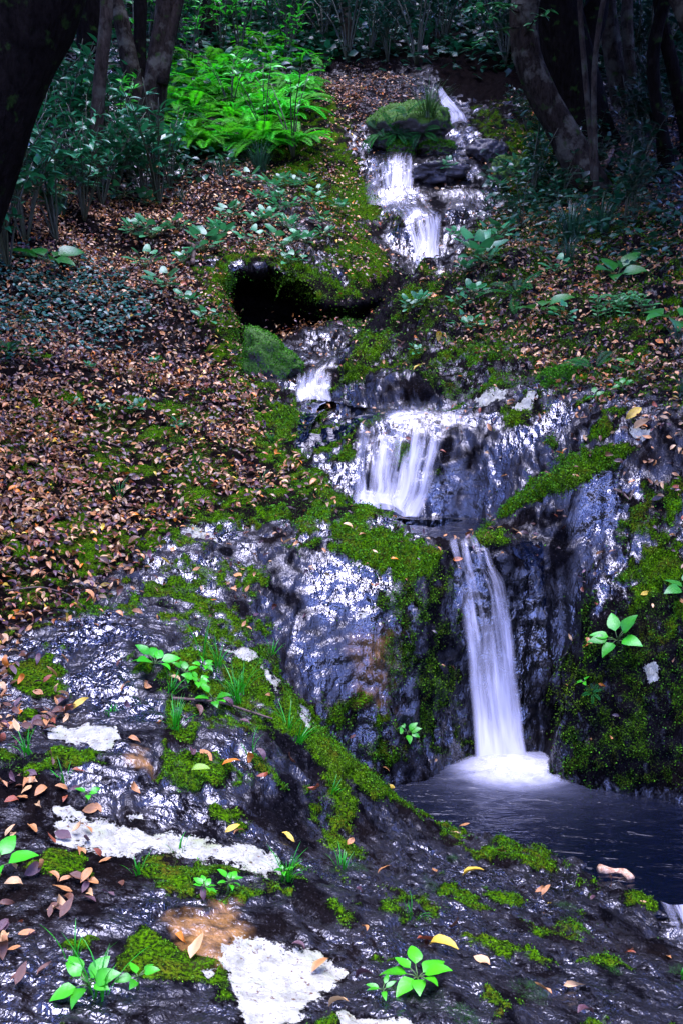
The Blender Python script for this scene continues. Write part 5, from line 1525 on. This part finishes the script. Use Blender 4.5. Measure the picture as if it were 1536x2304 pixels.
# singled out ones: px, py, size, tone, shape, yaw, label
for px, py, s, k, sh, yaw, lb in [(700,2195,.075,"tan",1,.9,"flat tan leaf lying on the white lichen patch"),(965,2130,.10,"yellow",2,-.5,"yellow folded leaf right of the slab's mossy streak"),(935,2118,.06,"rust",4,.3,"reddish leaf tucked under the yellow folded leaf"),(690,1775,.075,"rust",3,-.7,"red leaf on the slab near the mossy ridge"),
      (1040,1975,.09,"yellow",5,-.2,"half green yellow leaf by the water's edge"),(1405,945,.12,"yellow",2,1.0,"yellow leaf leaning on the right bank above the pale stone"),(1425,965,.13,"pale",6,.2,"cream coloured leaf on the pale stone"),(870,1765,.09,"yellow",4,-.8,"yellow leaf hanging over the ridge by the pool"),(395,2105,.06,"orange",7,-.9,"orange leaf below the long lichen strip"),
      (450,1690,.085,"tan",8,-.9,"large crumpled pinkish tan leaf in the wet hollow"),(500,1725,.07,"orange",1,.2,"orange and yellow leaf in the wet hollow"),(560,1718,.06,"orange",3,1.2,"orange leaf right of the wet hollow"),(430,1735,.07,"green",2,.1,"yellow green leaf above the dark moss cushion"),(630,1875,.065,"yellow",6,-.4,"yellow leaf above the long lichen strip"),(505,1875,.06,"yellow",1,.7,"small yellow leaf touching the top of the lichen strip"),
      (1018,1258,.06,"orange",2,.2,"orange leaf caught in the lip of the lowest fall"),(985,770,.10,"yellow",3,1.2,"yellow leaf on the brow of the right mound"),(930,835,.08,"yellow",5,.4,"small yellow leaf low on the right mound"),(1438,1340,.06,"yellow",8,.5,"yellow leaf on the right boulder above the six leaved plant"),(430,2160,.07,"pale",4,1.2,"pale pointed leaf left of the white lichen"),(165,1600,.08,"yellow",6,.9,"cream yellow leaf on the wet ledge at left"),
      (850,2010-40,.06,"tan",1,.2,"tan leaf right of the small grass tuft"),(1265,1640+580,.06,"pale",7,.0,"pale leaf near the bottom right corner"),(740,2275,.06,"pale",2,-.5,"pale leaf below the white lichen"),(1200,2010,.05,"tan",3,.3,"tan leaf on the black slab left of the driftwood stick")]:
    h = hit(px, py)
    if h is None: continue
    R_ = basis(h[1][None] + np.array([[0, 0, .2]]), np.array([yaw]), np.array([.1]))[0]
    one_leaf(h[0] + h[1] * .008, Matrix(R_.tolist()).to_quaternion(), s, k, sh, lb, None)
# twigs and the driftwood stick
TW = NT("twig_bark"); _b = TW.n("BsdfPrincipled"); _c = TW.n("TexCoord").outputs["Object"]
TW.put(_b.inputs["Base Color"], TW.mix(TW.maprange(TW.noise(_c, 60, 4, .7), .35, .65), (.05, .028, .018), (.13, .08, .05))); _b.inputs["Roughness"].default_value = .7
TWIG = TW.done(_b)
DW = NT("driftwood"); _b = DW.n("BsdfPrincipled"); _c = DW.n("TexCoord").outputs["Object"]
DW.put(_b.inputs["Base Color"], DW.mix(DW.maprange(DW.noise(_c, 50, 5, .7), .4, .6), (.30, .14, .06), (.62, .42, .24))); _b.inputs["Roughness"].default_value = .6
DRIFT = DW.done(_b)
def twig(pixels, r0, r1, label, mat=TWIG, name="twig", lift=.01, side=None):
    P = [hit(px, py) for px, py in pixels]
    P = [h[0] + h[1] * (lift + r0) for h in P if h is not None]
    Q = smooth_path(P, 24); c = Q.mean(0)
    mb = MB(); tube(mb, Q - c, np.linspace(r0, r1, 24), 9, bump=.25, seed=int(pixels[0][0]))
    o = mb.build(name, mat); o.location = c
    if side:
        for a, ln, dx in side:
            m2 = MB(); e = Q[a] - c + np.array(dx) * ln
            tube(m2, [Q[a] - c, (Q[a] - c + e) / 2 + np.array([0, 0, .01]), e], [r0 * .5, r0 * .35, r1 * .6], 6)
            m2.build("side_twig", mat, o)
    return tag(o, label, "twig")
twig([(1334,1966),(1365,1968),(1400,1978),(1422,1990)], .021, .016, "pale broken driftwood stick at the edge of the pool", DRIFT, "driftwood_stick", .014, [(20, .035, (.1, -.5, -.8))])
twig([(390,1578),(440,1578),(495,1588),(550,1600),(610,1622)], .006, .004, "thin brown twig lying across the mossy ledge", side=[(18, .06, (.8, -.3, .5))])
twig([(1375,1105),(1400,1112),(1420,1128),(1425,1100)], .006, .003, "bare forked twig on the top of the right boulder", side=[(8, .09, (-.6, -.3, .4)), (12, .08, (.5, .2, .7))])
twig([(435,600),(440,560),(410,548),(395,560)], .022, .012, "curved mossy root sticking out of the litter above the cave")
twig([(20,1335),(90,1325),(150,1340),(200,1375)], .004, .002, "long thin twig on the leaves at the left edge")
twig([(135,985),(180,975),(240,1000),(270,1010)], .006, .003, "thin reddish twig in the leaf litter")
twig([(1290,425),(1390,420),(1460,416)], .008, .004, "thin grey twig lying below the right bank trunks")
twig([(1380,340),(1330,440),(1290,470)], .03, .02, "fallen branch leaning at the foot of the right bank trees")
